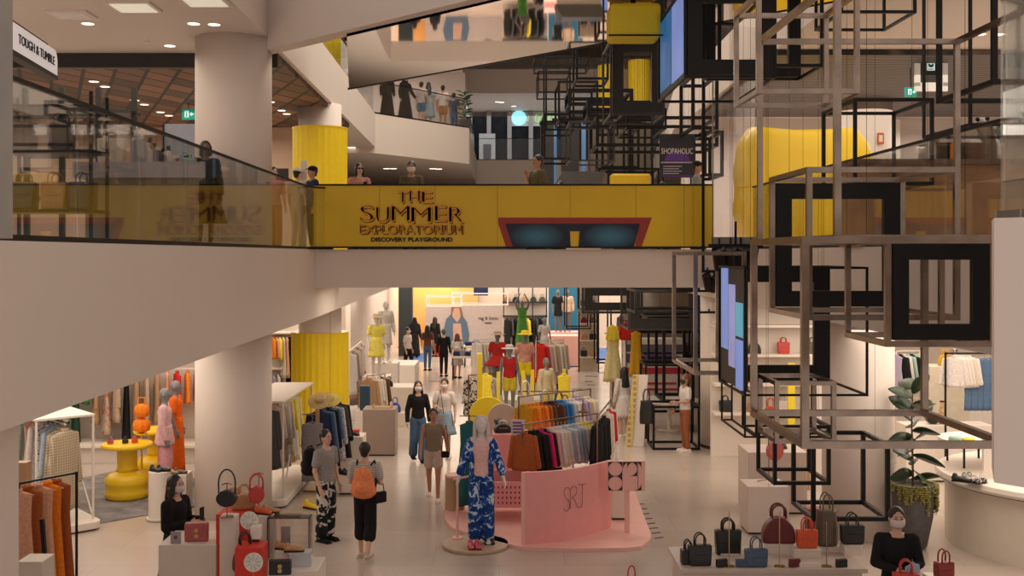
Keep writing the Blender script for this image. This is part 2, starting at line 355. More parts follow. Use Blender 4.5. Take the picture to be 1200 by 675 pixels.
# printed banner across the bridge
bt = thing('bridge_banner', 'long yellow printed banner across the bridge with raised summer lettering', 'banner', (0, 19.13, 4.34))
bx0, bx1 = XA(368, 19.13), XA(836, 19.13)
MB().box(bx0, -.02, 0, bx1, .0, 1.09).build('panel', M('banner_yellow', (.68, .45, .008), .45, 0, .05, 0, 1.2), bt)
MB().box(bx0, -.03, 1.09, bx1, .03, 1.12).build('top_rail', blackm, bt)
MB().box(bx0, -.03, -.03, bx1, .03, .0).build('bottom_rail', blackm, bt)
for px in (445, 510, 583, 668, 745, 812): MB().box(XA(px, 19.13)-.004, -.024, 0, XA(px, 19.13)+.004, -.02, 1.09).build('seam', M('seam', (.4, .25, .01), .5), bt)
def bl(s, x0, x1, yc, hpx, front, back, off=.012):
    w = XA(x1, 19.1)-XA(x0, 19.1); X = XA((x0+x1)/2, 19.1); Z = ZA(yc, 19.1)-4.34; sz = hpx*19.1/FPX/.7
    if back: text('lettering', s, back, bt, (X+.018, -.025, Z-.022), sz, ext=.003, width=w, bold=off*.55)
    text('lettering', s, front, bt, (X, -.034, Z), sz, ext=.004, width=w, bold=off*1.15)
or1 = M('letter_orange', (.72, .33, .02), .5); or2 = M('letter_brown', (.26, .08, .012), .5); ink = M('print_black', (.01, .01, .01), .5)
for i, ch in enumerate('THE'): bl(ch, 466+i*14, 478+i*14, 231.5-(i == 1), 14, or1, or2)
for i, (ch, x0, x1) in enumerate((('S', 422, 438), ('U', 441, 456), ('M', 459, 480), ('M', 482, 505), ('E', 509, 522), ('R', 525, 542))): bl(ch, x0, x1, 251+(i % 2)*1.5, 19, or1, or2)
bl('EXPLORATORIUM', 422, 542, 269, 10.5, or1, or2, .008)
bl('DISCOVERY PLAYGROUND', 435, 530, 281, 4.6, ink, None, .004)
# printed sunglasses (the cartoon face of the original is left out)
def poly2(pts): return [(XA(x, 19.1), ZA(y, 19.1)-4.34) for x, y in pts]
sg = MB(); sg.prismy(poly2([(584, 255), (764, 255), (761, 263), (752, 289), (744, 289), (750, 262), (592, 262), (601, 289), (593, 289), (584, 262)]), -.028, -.021)
sg.build('printed_sunglasses_frame', M('print_red', (.30, .03, .02), .5), bt)
lens = bpy.data.materials.new('printed_lens'); lens.use_nodes = True; nt = lens.node_tree; bb = nt.nodes['Principled BSDF']
tc = nt.nodes.new('ShaderNodeTexCoord'); gr = nt.nodes.new('ShaderNodeTexGradient'); gr.gradient_type = 'SPHERICAL'; mp = nt.nodes.new('ShaderNodeMapping')
mp.inputs['Scale'].default_value = (2.0, 1, 4.2); mp.vector_type = 'POINT'; r = nt.nodes.new('ShaderNodeValToRGB')
r.color_ramp.elements[0].color = (.003, .008, .03, 1); r.color_ramp.elements[1].color = (.04, .17, .26, 1); r.color_ramp.elements[1].position = .8
nt.links.new(tc.outputs['Object'], mp.inputs[0]); nt.links.new(mp.outputs[0], gr.inputs[0]); nt.links.new(gr.outputs['Fac'], r.inputs[0]); nt.links.new(r.outputs[0], bb.inputs['Base Color'])
for a, b in ((592, 667), (680, 750)):
    c = WP((a+b)/2, 277, 19.1); pts = [(a, 262), (b, 262), (b+(2 if b < 700 else -7), 289), (a+(9 if a < 600 else -2), 289)]
    MB().prismy([(x-c.x, z+4.34-c.z) for x, z in poly2(pts)], -.004, .003).build('printed_lens', lens, bt, loc=(c.x, -.026, c.z-4.34))
MB().prismy(poly2([(667, 262), (680, 262), (680, 271), (667, 271)]), -.0265, -.021).build('printed_bridge', M('print_navy', (.006, .01, .03), .5), bt)
# tall clear acrylic screen at the right end of the banner
t = thing('acrylic_screen', 'tall clear acrylic screen at the right end of the yellow banner', 'screen', (XA(836, 18.6), 18.6, 4.0))
W = XA(885, 18.6)-XA(836, 18.6)
pts = [(W*i/10, -.10*sin(pi*i/10)) for i in range(11)]
MB().prism(pts+[(x, y+.012) for x, y in pts[::-1]], .5, 4.15).build('panel', acryl, t)
MB().box(-.02, -.04, .35, W+.02, .06, .5).build('base_rail', M('grey_metal'), t); MB().box(-.02, -.02, .4, .0, .02, 4.1).build('edge_post', M('grey_metal'), t)

# yellow ribbed cladding around columns
def ribbed(lab, X, Y, r, z0, z1):
    n = 56; rg = []
    for z in (z0, z1): rg.append([((r+(.016 if k % 2 else 0))*cos(2*pi*k/n), (r+(.016 if k % 2 else 0))*sin(2*pi*k/n), z-z0) for k in range(n)])
    t = thing('column_cladding', lab, 'column cladding', (X, Y, z0))
    MB().rings(rg).build('ribbed_panel', yellow, t)
    MB().lathe([(r+.025, 0), (r+.025, .05)], n=40).build('base_ring', yellowp, t)
    MB().lathe([(r+.02, z1-z0-.02), (r+.02, z1-z0+.01)], n=40).build('top_ring', yellowp, t)
ribbed('yellow ribbed column cladding on the ground floor behind the hat rack', -4.2, 25, .65, 0, 2.38)
ribbed('yellow ribbed column cladding on the second floor behind the bridge', -4.2, 25, .62, 4.29, 7.15)
ribbed('yellow ribbed column seen above the left third floor edge', -4.95, 28.5, .72, 8.8, 12.6)
ribbed('yellow ribbed column on the third floor behind the hanging black frames', XA(716, 42), 42, .5, 8.8, 11.6)
ribbed('second yellow column on the third floor, nearer the blue screen', XA(749, 42), 42, .42, 8.8, 11.8)

# generic yellow inflatable block on the right of the bridge
bm = MB(); prof = []
for i in range(17):
    z = -1+2*i/16; e = (1-abs(z)**5)**.2 if abs(z) < 1 else .0
    e = max(e, .80); ring = []
    for k in range(48):
        a = 2*pi*k/48; c, s_ = cos(a), sin(a); q = (abs(c)**5+abs(s_)**5)**-.2
        wob = 1+.012*sin(5*z*2+2*c)
        ring.append((1.27*q*c*e*wob, .62*q*s_*e*wob, 1.14+1.14*z+(.09*(abs(c)*q)**2 if z > .6 else 0)))
    prof.append(ring)
yi = bm.rings(prof).build('inflatable_block', M('yellow_vinyl', (.86, .58, .01), .3, 0, .03, 0, 1), smooth=True, loc=(XA(938, 21), 20.95, 4.3))
tag(yi, 'big glossy yellow inflatable block on the bridge behind the steel frames', 'inflatable')
# yellow box added to stand in for a reflection in the mirror
t = thing('hanging_box', 'added yellow box standing in for a reflection in the mirrored soffit', 'reflection stand-in', (XA(742, 14), 14, 7.0))
MB().box(-.33, -.25, 0, .33, .25, .45).build('body', yellow, t, bevel=.05); MB().box(-.03, -.03, .44, .03, .03, .5).build('bracket', blackm, t)
MB().bar((-.34, -.27, .02), (.34, -.27, .02), .02).build('edge_strip', blackm, t)
# ================================================================ HANGING FRAMES (open cubes of bars)
def cube(lab, rect, Y, depth, w, m, inner=None, inner_w=.12, led=None, hang=True, nm='open_cube', grp=None):
    """rect = front face in photo pixels, Y = its distance; the box is a real cuboid of bars"""
    x0, y0, x1, y1 = rect; X0, X1 = XA(x0, Y), XA(x1, Y); Z1, Z0 = ZA(y0, Y), ZA(y1, Y)
    c = Vector(((X0+X1)/2, Y+depth/2, Z0)); hx = (X1-X0)/2; hy = depth/2; H = Z1-Z0
    t = thing(nm, lab, 'hanging frame', c, 0, grp)
    b = MB()
    if m is not chrome: w *= .68
    for sx in (-1, 1):
        for sy in (-1, 1): b.bar((sx*hx, sy*hy, 0), (sx*hx, sy*hy, H), w)
        for z in (0, H): b.bar((sx*hx, -hy+w, z), (sx*hx, hy-w, z), w)
    for sy in (-1, 1):
        for z in (0, H): b.bar((-hx+w, sy*hy, z), (hx-w, sy*hy, z), w)
    b.build('bars', m, t)
    if hang:
        if Z1 < 3.6 and 18.5 < c.y < 23.4 and -3.4 < c.x < 4.4: zt = 3.6
        elif 13.3 < c.x+c.y < 18.4 and c.x < 7 and Z1 < 7.5: zt = 7.5
        elif c.y > 36 and Z1 < 3.6: zt = 3.6
        else: zt = 15.7
        for sx in (-1, 1): MB().tube([(sx*hx, 0, H), (sx*hx, 0, max(H+.05, zt-Z0))], .0022, 5).build('hanging_wire', blackm, t)
    if inner:
        y = {'front': -hy, 'back': hy}[inner]; k = inner_w; g = w*.7; d = .035; f = MB(); X = hx-g
        f.box(-X, y-d, g, X, y+d, g+k); f.box(-X, y-d, H-g-k, X, y+d, H-g)
        f.box(-X, y-d, g+k, -X+k, y+d, H-g-k); f.box(X-k, y-d, g+k, X, y+d, H-g-k)
        f.build('panel_frame', blackm if m is not greym else darkm, t)
    if led:
        x = -hx+.02; f = MB(); f.box(x-.015, -hy+.03, .03, x+.02, hy-.03, H-.02); hs = f.build('screen_housing', darkm, t)
        for j, (ya, yb, za, zb, cc) in enumerate(led):
            # ya,yb: 0 = far, 1 = near ; za,zb from 0 (bottom) to 1
            a = hy-(hy*2)*ya; e = hy-(hy*2)*yb
            MB().box(x-.022, e+.004, za*H+.004, x-.016, a-.004, zb*H-.004).build('screen', cc, hs)
    return t
greym = M('dark_grey_frame', (.05, .045, .04), .45, .2, .1)
ledA = M('led_blue', (.22, .33, .75), .5, 0, .12, .55, 1.5); ledB = M('led_violet', (.34, .36, .70), .5, 0, .1, .5, 1.5); ledC = M('led_teal', (.12, .45, .60), .5, 0, .08, .5, 1.5)
ledD = M('led_deep_blue', (.03, .16, .42), .5, 0, .3, .5, 2)
YA = 7.6
cube('largest steel open cube at the right, its bottom bars above the handbags', (943, 281, 1183, 521), YA, 1.52, .052, chrome, hang=False)
cube('big steel open cube over the largest one, in front of the yellow inflatable', (981, -25, 1280, 279), YA, 2.25, .048, chrome, hang=False)
cube('steel open cube against the top edge left of the big steel posts', (889, -8, 1004, 107), 9.0, .85, .042, chrome)
cube('steel cube holding a thick black square frame in front of the yellow inflatable', (948, 199, 1121, 372), 9.6, 1.3, .05, chrome, 'back', .16)
cube('steel cube with a thick black square frame at the right edge under the balcony', (1040, 281, 1162, 403), 8.35, .95, .045, chrome, 'front', .125)
cube('black cube whose left side is a tall blue display, beside the white round column', (873, 314, 1016, 463), 11.5, 1.33, .035, blackm, 'back', .17,
     led=[(.08, .36, .30, 1.0, ledA), (.38, .64, .17, .86, ledB), (.66, .93, .02, .42, ledA), (.66, .93, .44, .72, ledC)])
cube('thin steel box beside the left of the blue display under the bridge', (815, 297, 872, 437), 13.5, 1.65, .05, chrome)
cube('lowest black open cube above the handbags and the masked woman', (953, 521, 1040, 608), 13, .87, .075, blackm)
cube('small black open cube left of the lowest one', (908, 500, 971, 566), 13, .83, .065, blackm)
cube('narrow black open box directly over the small black cube', (889, 447, 975, 512), 12.4, .8, .04, blackm)
cube('thin steel box among the lower black cubes', (910, 449, 977, 517), 11.2, .7, .045, chrome)
cube('black open box in front of the column and wavy ceiling', (1002, 117, 1092, 215), 11.2, 1.08, .052, blackm)
cube('black open cube cut by the top edge near the white ceiling', (986, -72, 1072, 14), 12.5, 1.0, .05, blackm)
cube('black open box hanging from the top edge at the far right', (1165, -80, 1290, 96), 9.6, 1.2, .07, blackm)
cube('tall thin black open box between the sign and the far right post', (1137, -40, 1260, 146), 11.0, 1.2, .045, blackm)
cube('black open cube with thick bars beside the acrylic screen at the top', (843, -30, 963, 77), 13.2, 1.0, .06, blackm, 'back', .12)
cube('black box with a deep blue display on its side at the top of the bridge', (803, -16, 908, 90), 12.3, 2.0, .05, blackm, 'front', .17,
     led=[(.05, .5, .08, .98, ledD), (.52, .96, .06, .98, ledA)])
cube('dark grey thick square frame left of the deep blue display', (716, 47, 778, 134), 16.5, 1.2, .045, greym, 'front', .17)
cube('thin black open box under the dark grey square frame', (735, 128, 780, 150), 18, 1.5, .05, blackm)
cube('wide low black open box over the yellow ones, half mirrored', (700, 138, 840, 170), 23, 1.6, .10, blackm)
cube('black open cube left of the acrylic screen, upper one', (812, 88, 840, 150), 20, 1.3, .09, blackm)
cube('black open cube left of the acrylic screen, lower one', (826, 155, 846, 205), 21, 1.2, .09, blackm)
k = 0
for rect, Y, d, w, lab in (
    ((627, 68, 690, 78), 26, 1.0, .05, 'flattest thin black open box above the bridge, at the left end'),
    ((631, 84, 668, 108), 27, 1.2, .05, 'thin black open box at the left of the tangle, below the flattest'),
    ((640, 66, 672, 152), 28, 1.4, .07, 'tall thin black open box at the left of the tangle'),
    ((655, 96, 700, 140), 26, 1.6, .08, 'black open cube in the middle of the tangle left of the grey square frame'),
    ((668, 106, 740, 122), 25, 1.4, .12, 'wide black open box with heavy bars left of the grey frame'),
    ((676, 40, 712, 92), 22, 1.0, .07, 'upright black open box next to the left yellow column'),
    ((690, 120, 760, 136), 24, 1.3, .11, 'long low black open box below the yellow columns'),
    ((638, 134, 668, 186), 27, 1.5, .08, 'black open cube over the heads of the people at the left of the tangle'),
    ((668, 143, 720, 188), 23, 1.2, .05, 'thin grey open cube above the child on the bridge'),
    ((706, 150, 748, 196), 26, 1.5, .09, 'black open cube in front of the brown box'),
    ((738, 128, 764, 205), 27, 1.3, .09, 'tall black open box in front of the brown box'),
    ((702, 198, 772, 222), 22.9, .9, .07, 'low black open box on the bridge around the yellow seat'),
    ((680, -10, 706, 38), 20, 1.0, .06, 'upright black open box at the top edge beside the yellow reflection box'),
    ((730, 30, 778, 44), 16, .8, .05, 'flat black open box right below the yellow reflection box')):
    cube(lab, rect, Y, d, w, blackm if 'grey' not in lab.split('open')[0] else greym)
for rect, Y, d, w, lab, inn in (
    ((683, 335, 752, 366), 29, 1.6, .10, 'dark grey open box with a broad frame hanging under the bridge, left one', 'front'),
    ((737, 330, 822, 386), 24.5, 1.5, .07, 'large dark grey open box with a thick frame hanging under the bridge', 'front'),
    ((745, 341, 842, 366), 22, 1.4, .07, 'wide thin black open box under the bridge left of the white column', None),
    ((760, 372, 820, 420), 25.5, 1.4, .07, 'middle black open box in the tangle left of the white column', None),
    ((778, 385, 812, 470), 25, 1.2, .10, 'tall black open box in the tangle left of the white column', None),
    ((752, 425, 806, 482), 26, 1.3, .08, 'black open cube behind the woman in rust trousers', None),
    ((664, 330, 692, 385), 31, 1.0, .05, 'thin black open box in front of the teal wall', None),
    ((700, 362, 716, 425), 32, 1.0, .07, 'narrow black open box right of the teal wall', None),
    ((873, 463, 886, 512), 12.5, 1.3, .03, 'slim black open box hanging below the blue display', None)):
    cube(lab, rect, Y, d, w, greym if 'dark grey' in lab else blackm, inn, .22)
cube('black open cube standing on the floor beside the woman in rust trousers', (766, 477, 819, 526), 22.9, .85, .07, blackm, hang=False, nm='floor_cube')
cube('taller black open frame standing on the floor behind the leaning board', (757, 428, 820, 517), 24.3, .9, .07, blackm, hang=False, nm='floor_cube')

# long suspension post in front of the banner, with a bracket of spotlights
t = thing('suspension_post', 'slim black post dropping from the top past the right end of the banner', 'post', (XA(824, 19.02), 19.02, ZA(318, 19.02)))
MB().bar((0, 0, 0), (0, 0, 15.62-ZA(318, 19.02)), .045).build('post', blackm, t); MB().bar((0, 0, 0), (.42, 0, 0), .05).build('foot_bar', blackm, t)
def spot(px, py, Y, rz, lab, s=1.0):
    t = thing('spotlight', lab, 'spotlight', WP(px, py, Y), rz, 'track spotlights under the bridge')
    R = Matrix.Rotation(radians(32), 4, 'X')
    b = MB(); b.bar((0, 0, .0), (0, 0, .16*s), .025); b.build('stem', blackm, t)
    b = MB(); b.tube([R @ Vector((0, 0, .08*s)), R @ Vector((0, 0, -.13*s))], [.06*s, .07*s], 16); b.build('lamp_housing', blackm, t)
    b = MB(); b.tube([R @ Vector((0, 0, -.131*s)), R @ Vector((0, 0, -.137*s))], .058*s, 16); b.build('lens', M('spot_lens', (.8, .7, .6), .3), t)
for i, (px, py, s) in enumerate(((843, 300, 1.5), (856, 299, 1.5), (868, 299, 1.5), (880, 300, 1.5))):
    spot(px, py, 15, (-.5, -.2, .3, .1)[i], 'black spotlight under the acrylic screen, '+ORD[i]+' from the left', s)
for i, (px, py) in enumerate(((829, 328), (837, 331))): spot(px, py, 19.0, -.6+i, 'black spotlight low beside the black post, '+('left' if i == 0 else 'right')+' of the two', 1.3)
t = thing('track_rail', 'dark spotlight rail under the acrylic screen', 'rail', WP(862, 290, 15)); MB().bar((-.35, 0, .02), (.35, 0, .02), .06).build('rail', blackm, t)
MB().bar((0, 0, .0), (0, 0, .35), .03).build('hanger_rod', blackm, t)
# ================================================================ PEOPLE AND MANNEQUINS
faceM = {'mask': M('face_mask', (.62, .55, .55), .7), 'maskb': M('face_mask_black', (.02, .02, .02), .7), 'lip': M('lip', (.30, .09, .07), .5), 'eye': M('eye_dark', (.01, .008, .007), .3)}
def remesh(o, v):
    r = o.modifiers.new('join', 'REMESH'); r.mode = 'VOXEL'; r.voxel_size = v; r.use_smooth_shade = True
    s = o.modifiers.new('relax', 'SMOOTH'); s.iterations = 3; s.factor = .5
    return o
ARMS = {  # per side: elbow, wrist (x is outward)
    'down': ((.225, .02, 1.10), (.235, -.05, .87)), 'swingf': ((.22, -.05, 1.11), (.22, -.2, .92)), 'swingb': ((.23, .10, 1.11), (.25, .16, .88)),
    'phone': ((.21, -.02, 1.12), (.10, -.27, 1.17)), 'hold': ((.23, -.02, 1.12), (.07, -.24, 1.10)), 'strap': ((.24, -.03, 1.13), (.11, -.17, 1.32)),
    'up': ((.24, -.02, 1.62), (.12, 0, 1.84)), 'out': ((.27, -.02, 1.12), (.36, -.12, .93)), 'cross': ((.23, -.04, 1.14), (-.04, -.2, 1.2)), 'back': ((.22, .08, 1.12), (.06, .16, .98)), 'none': None}
def person(lab, X, Y, z0, face, h=1.65, skin=skinA, hair='short', hairm=None, top=None, sleeve='short', bottom=None, bot='trousers', blen=.1,
           armL='down', armR='down', stride=0, mask=None, shoe=None, v=.008, nm='person', cat='person', sit=False, dress=None, dlen=.5, dflare=.2, glasses=False,
           grp=None, slim=1.0, hat=None, eyes=True, wide=0):
    hairm = hairm or hairM; shoe = shoe or whitem
    t = thing(nm, lab, cat, (X, Y, z0), radians(face), grp); K = h/1.7; t.scale = (K, K, K)
    B = MB(); w = slim
    hip = .93
    B.cap((0, 0, .92), (0, 0, 1.06), (.145*w, .10), (.118*w, .082)); B.cap((0, 0, 1.06), (0, 0, 1.30), (.118*w, .08), (.15*w, .10)); B.cap((0, .005, 1.30), (0, .005, 1.385), (.155*w, .095), (.12*w, .07))
    B.cap((-.13*w, .005, 1.385), (.13*w, .005, 1.385), .05, .05); B.cap((0, .005, 1.38), (0, -.005, 1.52), (.055, .055), (.047, .05))
    B.ball((0, .002, 1.60), (.074, .092, .108), 16); B.ball((0, -.028, 1.54), (.054, .058, .062), 12); B.cap((0, -.088, 1.60), (0, -.104, 1.572), .009, .014)
    for s in (-1, 1): B.ball((s*.076, .008, 1.585), (.012, .02, .03), 8)
    legs = {}
    for s in (-1, 1):
        f = stride*s
        if sit: kn = (s*.10, -.42, .90); an = (s*.10, -.40, .50); hp = (s*.085, 0, .9)
        else: hp = (s*.08, 0, .9); kn = (s*.088, -.015-f*.45-abs(stride)*.06, .49); an = (s*.085, .03-f+(.06 if f < 0 else 0), .085+(.05 if f < 0 else 0))
        legs[s] = (hp, kn, an)
        B.cap(hp, kn, (.083*w, .088), (.053, .056)); B.cap(kn, an, (.052, .056), (.034, .036))
        B.cap((an[0], an[1]+.03, an[2]-.045), (an[0]+s*.015, an[1]-.15, an[2]-.06), (.034, .03), (.038, .024))
    arms = {}
    for s, a in ((-1, armR), (1, armL)):
        A = ARMS[a] if isinstance(a, str) else a
        if A is None: continue
        sh = Vector((s*.165*w, .005, 1.375)); e = Vector((s*A[0][0], A[0][1], A[0][2])); wr = Vector((s*A[1][0], A[1][1], A[1][2])); arms[s] = (sh, e, wr)
        B.cap(sh, e, (.047, .05), (.036, .038)); B.cap(e, wr, (.036, .038), (.024, .021))
        d = (wr-e).normalized(); q = d.cross(Vector((1, 0, 0))); q = q.normalized() if q.length > .1 else Vector((0, 0, 1)); 
        pe = wr+d*.085; B.cap(wr, pe, (.024, .03) if True else .03, (.02, .036))
        cur = Vector((-s*.5, 0, 0)) if abs(d.z) > .6 else Vector((0, 0, -.5))
        for i in range(4):
            L = (.052, .066, .07, .06)[i]; o = pe+q*(-.028+.0185*i); m1 = o+(d+cur*.25)*L*.55; m2 = m1+(d+cur*1.3).normalized()*L*.5
            B.cap(o, m1, .0095, .009, 8); B.cap(m1, m2, .009, .0075, 8)
        th = wr+d*.03+q*.028; B.cap(th, th+(d*.7+q*.6).normalized()*.055+cur*.02, .012, .009, 8)
    remesh(B.build('body', skin, t), v if v else .012)
    if eyes:
        e = MB()
        for s in (-1, 1): e.ball((s*.029, -.083, 1.607), (.013, .007, .006), 8); e.cap((s*.017, -.087, 1.628), (s*.043, -.078, 1.627), .004, .003, 6)
        e.build('eyes', faceM['eye'], t, smooth=True)
        if not mask:
            e = MB(); e.cap((-.02, -.086, 1.542), (.02, -.086, 1.542), .006, .006, 8); e.build('mouth', faceM['lip'], t, smooth=True)
    if mask:
        e = MB(); rg = []
        for zz, rr in ((1.505, .62), (1.53, .98), (1.56, 1.06), (1.59, 1.02), (1.592, .9)):
            rg.append([(.072*rr*sin(radians(a)), -.02-.088*rr*cos(radians(a)), zz) for a in range(-80, 81, 16)])
        R = [[e.bm.verts.new(p) for p in q] for q in rg]
        for a, b in zip(R, R[1:]):
            for i in range(len(a)-1): e._f([a[i], a[i+1], b[i+1], b[i]])
        o = e.build('face_mask', mask, t, smooth=True); sm = o.modifiers.new('thick', 'SOLIDIFY'); sm.thickness = .006; sm.offset = 1
    if glasses:
        e = MB()
        for s in (-1, 1): e.ball((s*.032, -.093, 1.607), (.028, .008, .022), 12)
        e.cap((-.07, -.06, 1.612), (.07, -.06, 1.612), .004, .004, 6); e.build('sunglasses', faceM['eye'], t, smooth=True)
    if hair and hair != 'bald':
        H = MB(); H.ball((0, .022, 1.628), (.088, .098, .098), 16); H.cap((0, .06, 1.60), (0, .055, 1.53), (.075, .045), (.055, .035))
        if hair in ('bob', 'long'):
            for s in (-1, 1): H.cap((s*.072, -.01, 1.62), (s*.078, .0, 1.49), (.022, .05), (.022, .045))
        if hair == 'bob': H.cap((0, .05, 1.6), (0, .05, 1.48), (.088, .05), (.085, .045))
        if hair == 'long':
            H.cap((0, .065, 1.6), (0, .105, 1.24), (.088, .045), (.11, .03))
            for s in (-1, 1): H.cap((s*.08, .02, 1.55), (s*.11, .0, 1.32), (.026, .04), (.02, .02))
        if hair == 'pony': H.cap((0, .10, 1.63), (0, .14, 1.44), .035, .018)
        if hair == 'bun': H.ball((0, .11, 1.66), (.045, .04, .045), 10)
        if hair == 'veil':
            H.cap((0, .03, 1.6), (0, .03, 1.42), (.09, .1), (.14, .11)); H.cap((0, .04, 1.42), (0, .05, 1.15), (.17, .11), (.2, .1))
        remesh(H.build('hair' if hair != 'veil' else 'head_scarf', hairm, t), .012)
    def tors(name, m, low, puff=.012):
        T = MB(); T.cap((0, 0, low+.05), (0, 0, 1.10), (.15*w+puff, .105+puff), (.135*w+puff, .09+puff)); T.cap((0, 0, 1.10), (0, 0, 1.30), (.13*w+puff, .088+puff), (.155*w+puff, .105+puff))
        T.cap((0, .005, 1.30), (0, .008, 1.385), (.16*w+puff, .10+puff), (.11*w, .066)); T.cap((-.135*w, .005, 1.38), (.135*w, .005, 1.38), .055+puff*.5, .055+puff*.5)
        for s, (sh, e, wr) in arms.items():
            if sleeve == 'short': T.cap(sh, sh+(e-sh)*.62, (.057+puff, .06+puff), (.055+puff, .058+puff))
            elif sleeve == 'long': T.cap(sh, e, (.057+puff, .06+puff), (.046+puff, .05+puff)); T.cap(e, e+(wr-e)*.96, (.046+puff, .05+puff), (.034+puff, .036+puff))
        return remesh(T.build(name, m, t), .011)
    if top: tors('top', top, .90)
    if dress:
        tors('dress_top', dress, .95, .016)
        n = 40; rg = []
        for i in range(9):
            q = i/8; z = 1.08-(1.08-dlen)*q; a = .135*w+.015+dflare*q; b = .10+.02+dflare*.75*q; am = .05*q
            rg.append([(a*(1+am*sin(8*2*pi*k/n))*cos(2*pi*k/n), b*(1+am*sin(8*2*pi*k/n))*sin(2*pi*k/n), z) for k in range(n)])
        MB().rings(rg).build('skirt', dress, t, smooth=True)
    if bottom:
        if bot == 'skirt':
            n = 36; rg = []
            for i in range(7):
                q = i/6; z = 1.03-(1.03-blen)*q; a = .13*w+.02+(.05+dflare*.3)*q; b = .10+.02+(.04+dflare*.2)*q
                rg.append([(a*(1+.03*q*sin(9*2*pi*k/n))*cos(2*pi*k/n), b*(1+.03*q*sin(9*2*pi*k/n))*sin(2*pi*k/n), z) for k in range(n)])
            MB().rings(rg).build('skirt', bottom, t, smooth=True)
        else:
            T = MB(); T.cap((0, 0, .90), (0, 0, 1.02), (.158*w, .115), (.138*w, .1))
            for s in (-1, 1):
                hp, kn, an = [Vector(p) for p in legs[s]]
                if bot == 'shorts': T.cap(hp, hp+(kn-hp)*.55, (.095, .1), (.098, .1))
                elif bot == 'wide': T.cap(hp, kn, (.095, .1), (.092+wide, .09+wide)); T.cap(kn, kn+(an-kn)*(1-blen), (.092+wide, .09+wide), (.098+wide, .09+wide))
                else: T.cap(hp, kn, (.092, .098), (.065, .068)); T.cap(kn, kn+(an-kn)*(1-blen), (.065, .068), (.052, .055))
            remesh(T.build('trousers' if bot != 'shorts' else 'shorts', bottom, t), .012)
    if shoe != 'none':
        for s in (-1, 1):
            an = legs[s][2]; S = MB(); S.cap((an[0], an[1]+.035, an[2]-.045), (an[0]+s*.015, an[1]-.16, an[2]-.058), (.043, .038), (.045, .026)); 
            S.box(an[0]-.045, an[1]-.2, an[2]-.085, an[0]+.05, an[1]+.075, an[2]-.068)
            S.build('shoe', shoe, t, smooth=False)
    if hat:
        c, kind = hat
        Hh = MB()
        if kind == 'cap': Hh.ball((0, .01, 1.655), (.092, .105, .07), 16); Hh.cap((0, -.09, 1.655), (0, -.14, 1.645), (.06, .01), (.05, .008))
        else: Hh.lathe([(.20, 0), (.205, .008), (.10, .02), (.095, .08), (.07, .10)], (0, .01, 1.645), 28, 1, 1)
        Hh.build('hat', c, t, smooth=(kind == 'cap'))
    return t
C = cloth
denim = C((.07, .13, .24), 'denim'); black = C((.012, .011, .012), 'cloth_black'); wht = C((.62, .56, .52), 'cloth_white'); navy = C((.02, .03, .08), 'cloth_navy')
olive = C((.10, .085, .055), 'cloth_olive'); greyc = C((.28, .26, .25), 'cloth_grey'); beige = C((.50, .38, .28), 'cloth_beige')
def G(px, py): Y = YG(py); return XA(px, Y), Y
x, y = XA(206, 12.4), 12.4
person('long-haired person in black dress and mask with a phone behind the white plinth', x, y, 0, 70, 1.62, hair='long', top=black, sleeve='long', dress=black, dlen=.45, dflare=.1, armL='phone', armR='phone', mask=faceM['mask'], shoe=black)
x, y = G(382, 634)
person('person in grey shirt and floral trousers with a black rucksack, seen from the side', x, y, 0, 55, 1.62, hair='short', top=greyc, bottom=patt('floral_bw', (.01, .012, .015), (.60, .55, .5), 'flower', 6.5, .54), bot='wide', blen=.12, armR=((.215, .03, 1.10), (.2, -.06, .86)), armL='down', shoe=black, eyes=True)
x, y = G(428, 655)
person('person in striped shirt and black cropped trousers seen from behind, walking away', x, y, 0, 172, 1.60, hair='short', top=patt('stripe_shirt', (.60, .56, .5), (.10, .10, .12), 'stripe', 14, .72), bottom=black, bot='wide', blen=.62, armL='hold', armR='hold', stride=.1, shoe=M('shoe_beige', (.5, .42, .34), .6), slim=1.1)
x, y = G(490, 541)
person('person with long dark hair, mask, black long-sleeved top and wide jeans walking', x, y, 0, 12, 1.62, hair='long', top=black, sleeve='long', bottom=denim, bot='wide', blen=.05, mask=faceM['mask'], stride=.08, shoe=black, slim=.92)
x, y = XA(521, 22), 22
person('person in white shirt and denim skirt with a crossbody strap, mask on', x, y, 0, -8, 1.62, hair='pony', top=wht, bottom=C((.25, .33, .42)), bot='skirt', blen=.52, armR='hold', armL='down', mask=faceM['mask'], shoe=whitem)
x, y = XA(508, 18.2), 18.2
person('person in olive tank top and pale shorts walking towards us', x, y, 0, 0, 1.56, hair='pony', skin=skinB, top=C((.22, .17, .12)), sleeve='none', bottom=C((.50, .40, .33)), bot='shorts', armR='swingf', armL='swingb', stride=.12, shoe=whitem)
x, y = XA(1051, 10.9), 10.9
person('person in black jacket and white mask holding a red handbag by the plant pot', x, y, 0, -6, 1.60, hair='pony', top=black, sleeve='long', bottom=black, armR='hold', armL='hold', mask=faceM['mask'], shoe=black, v=.006, slim=1.05)
x, y = G(803, 529)
person('person in white loose shirt and rust trousers standing by the black floor frame', x, y, 0, -78, 1.64, skin=skinB, hair='pony', hairm=hairR, top=wht, sleeve='short', bottom=C((.28, .09, .045)), bot='trousers', blen=.05, mask=faceM['maskb'], armL='hold', armR=((.22, 0, 1.1), (.24, -.15, .9)), shoe=whitem)
person('person with long black hair in white blouse half hidden by the leaning board', XA(731, 24.5), 24.5, 0, 200, 1.6, hair='long', top=wht, sleeve='long', bottom=wht, bot='skirt', blen=.5, shoe=whitem)
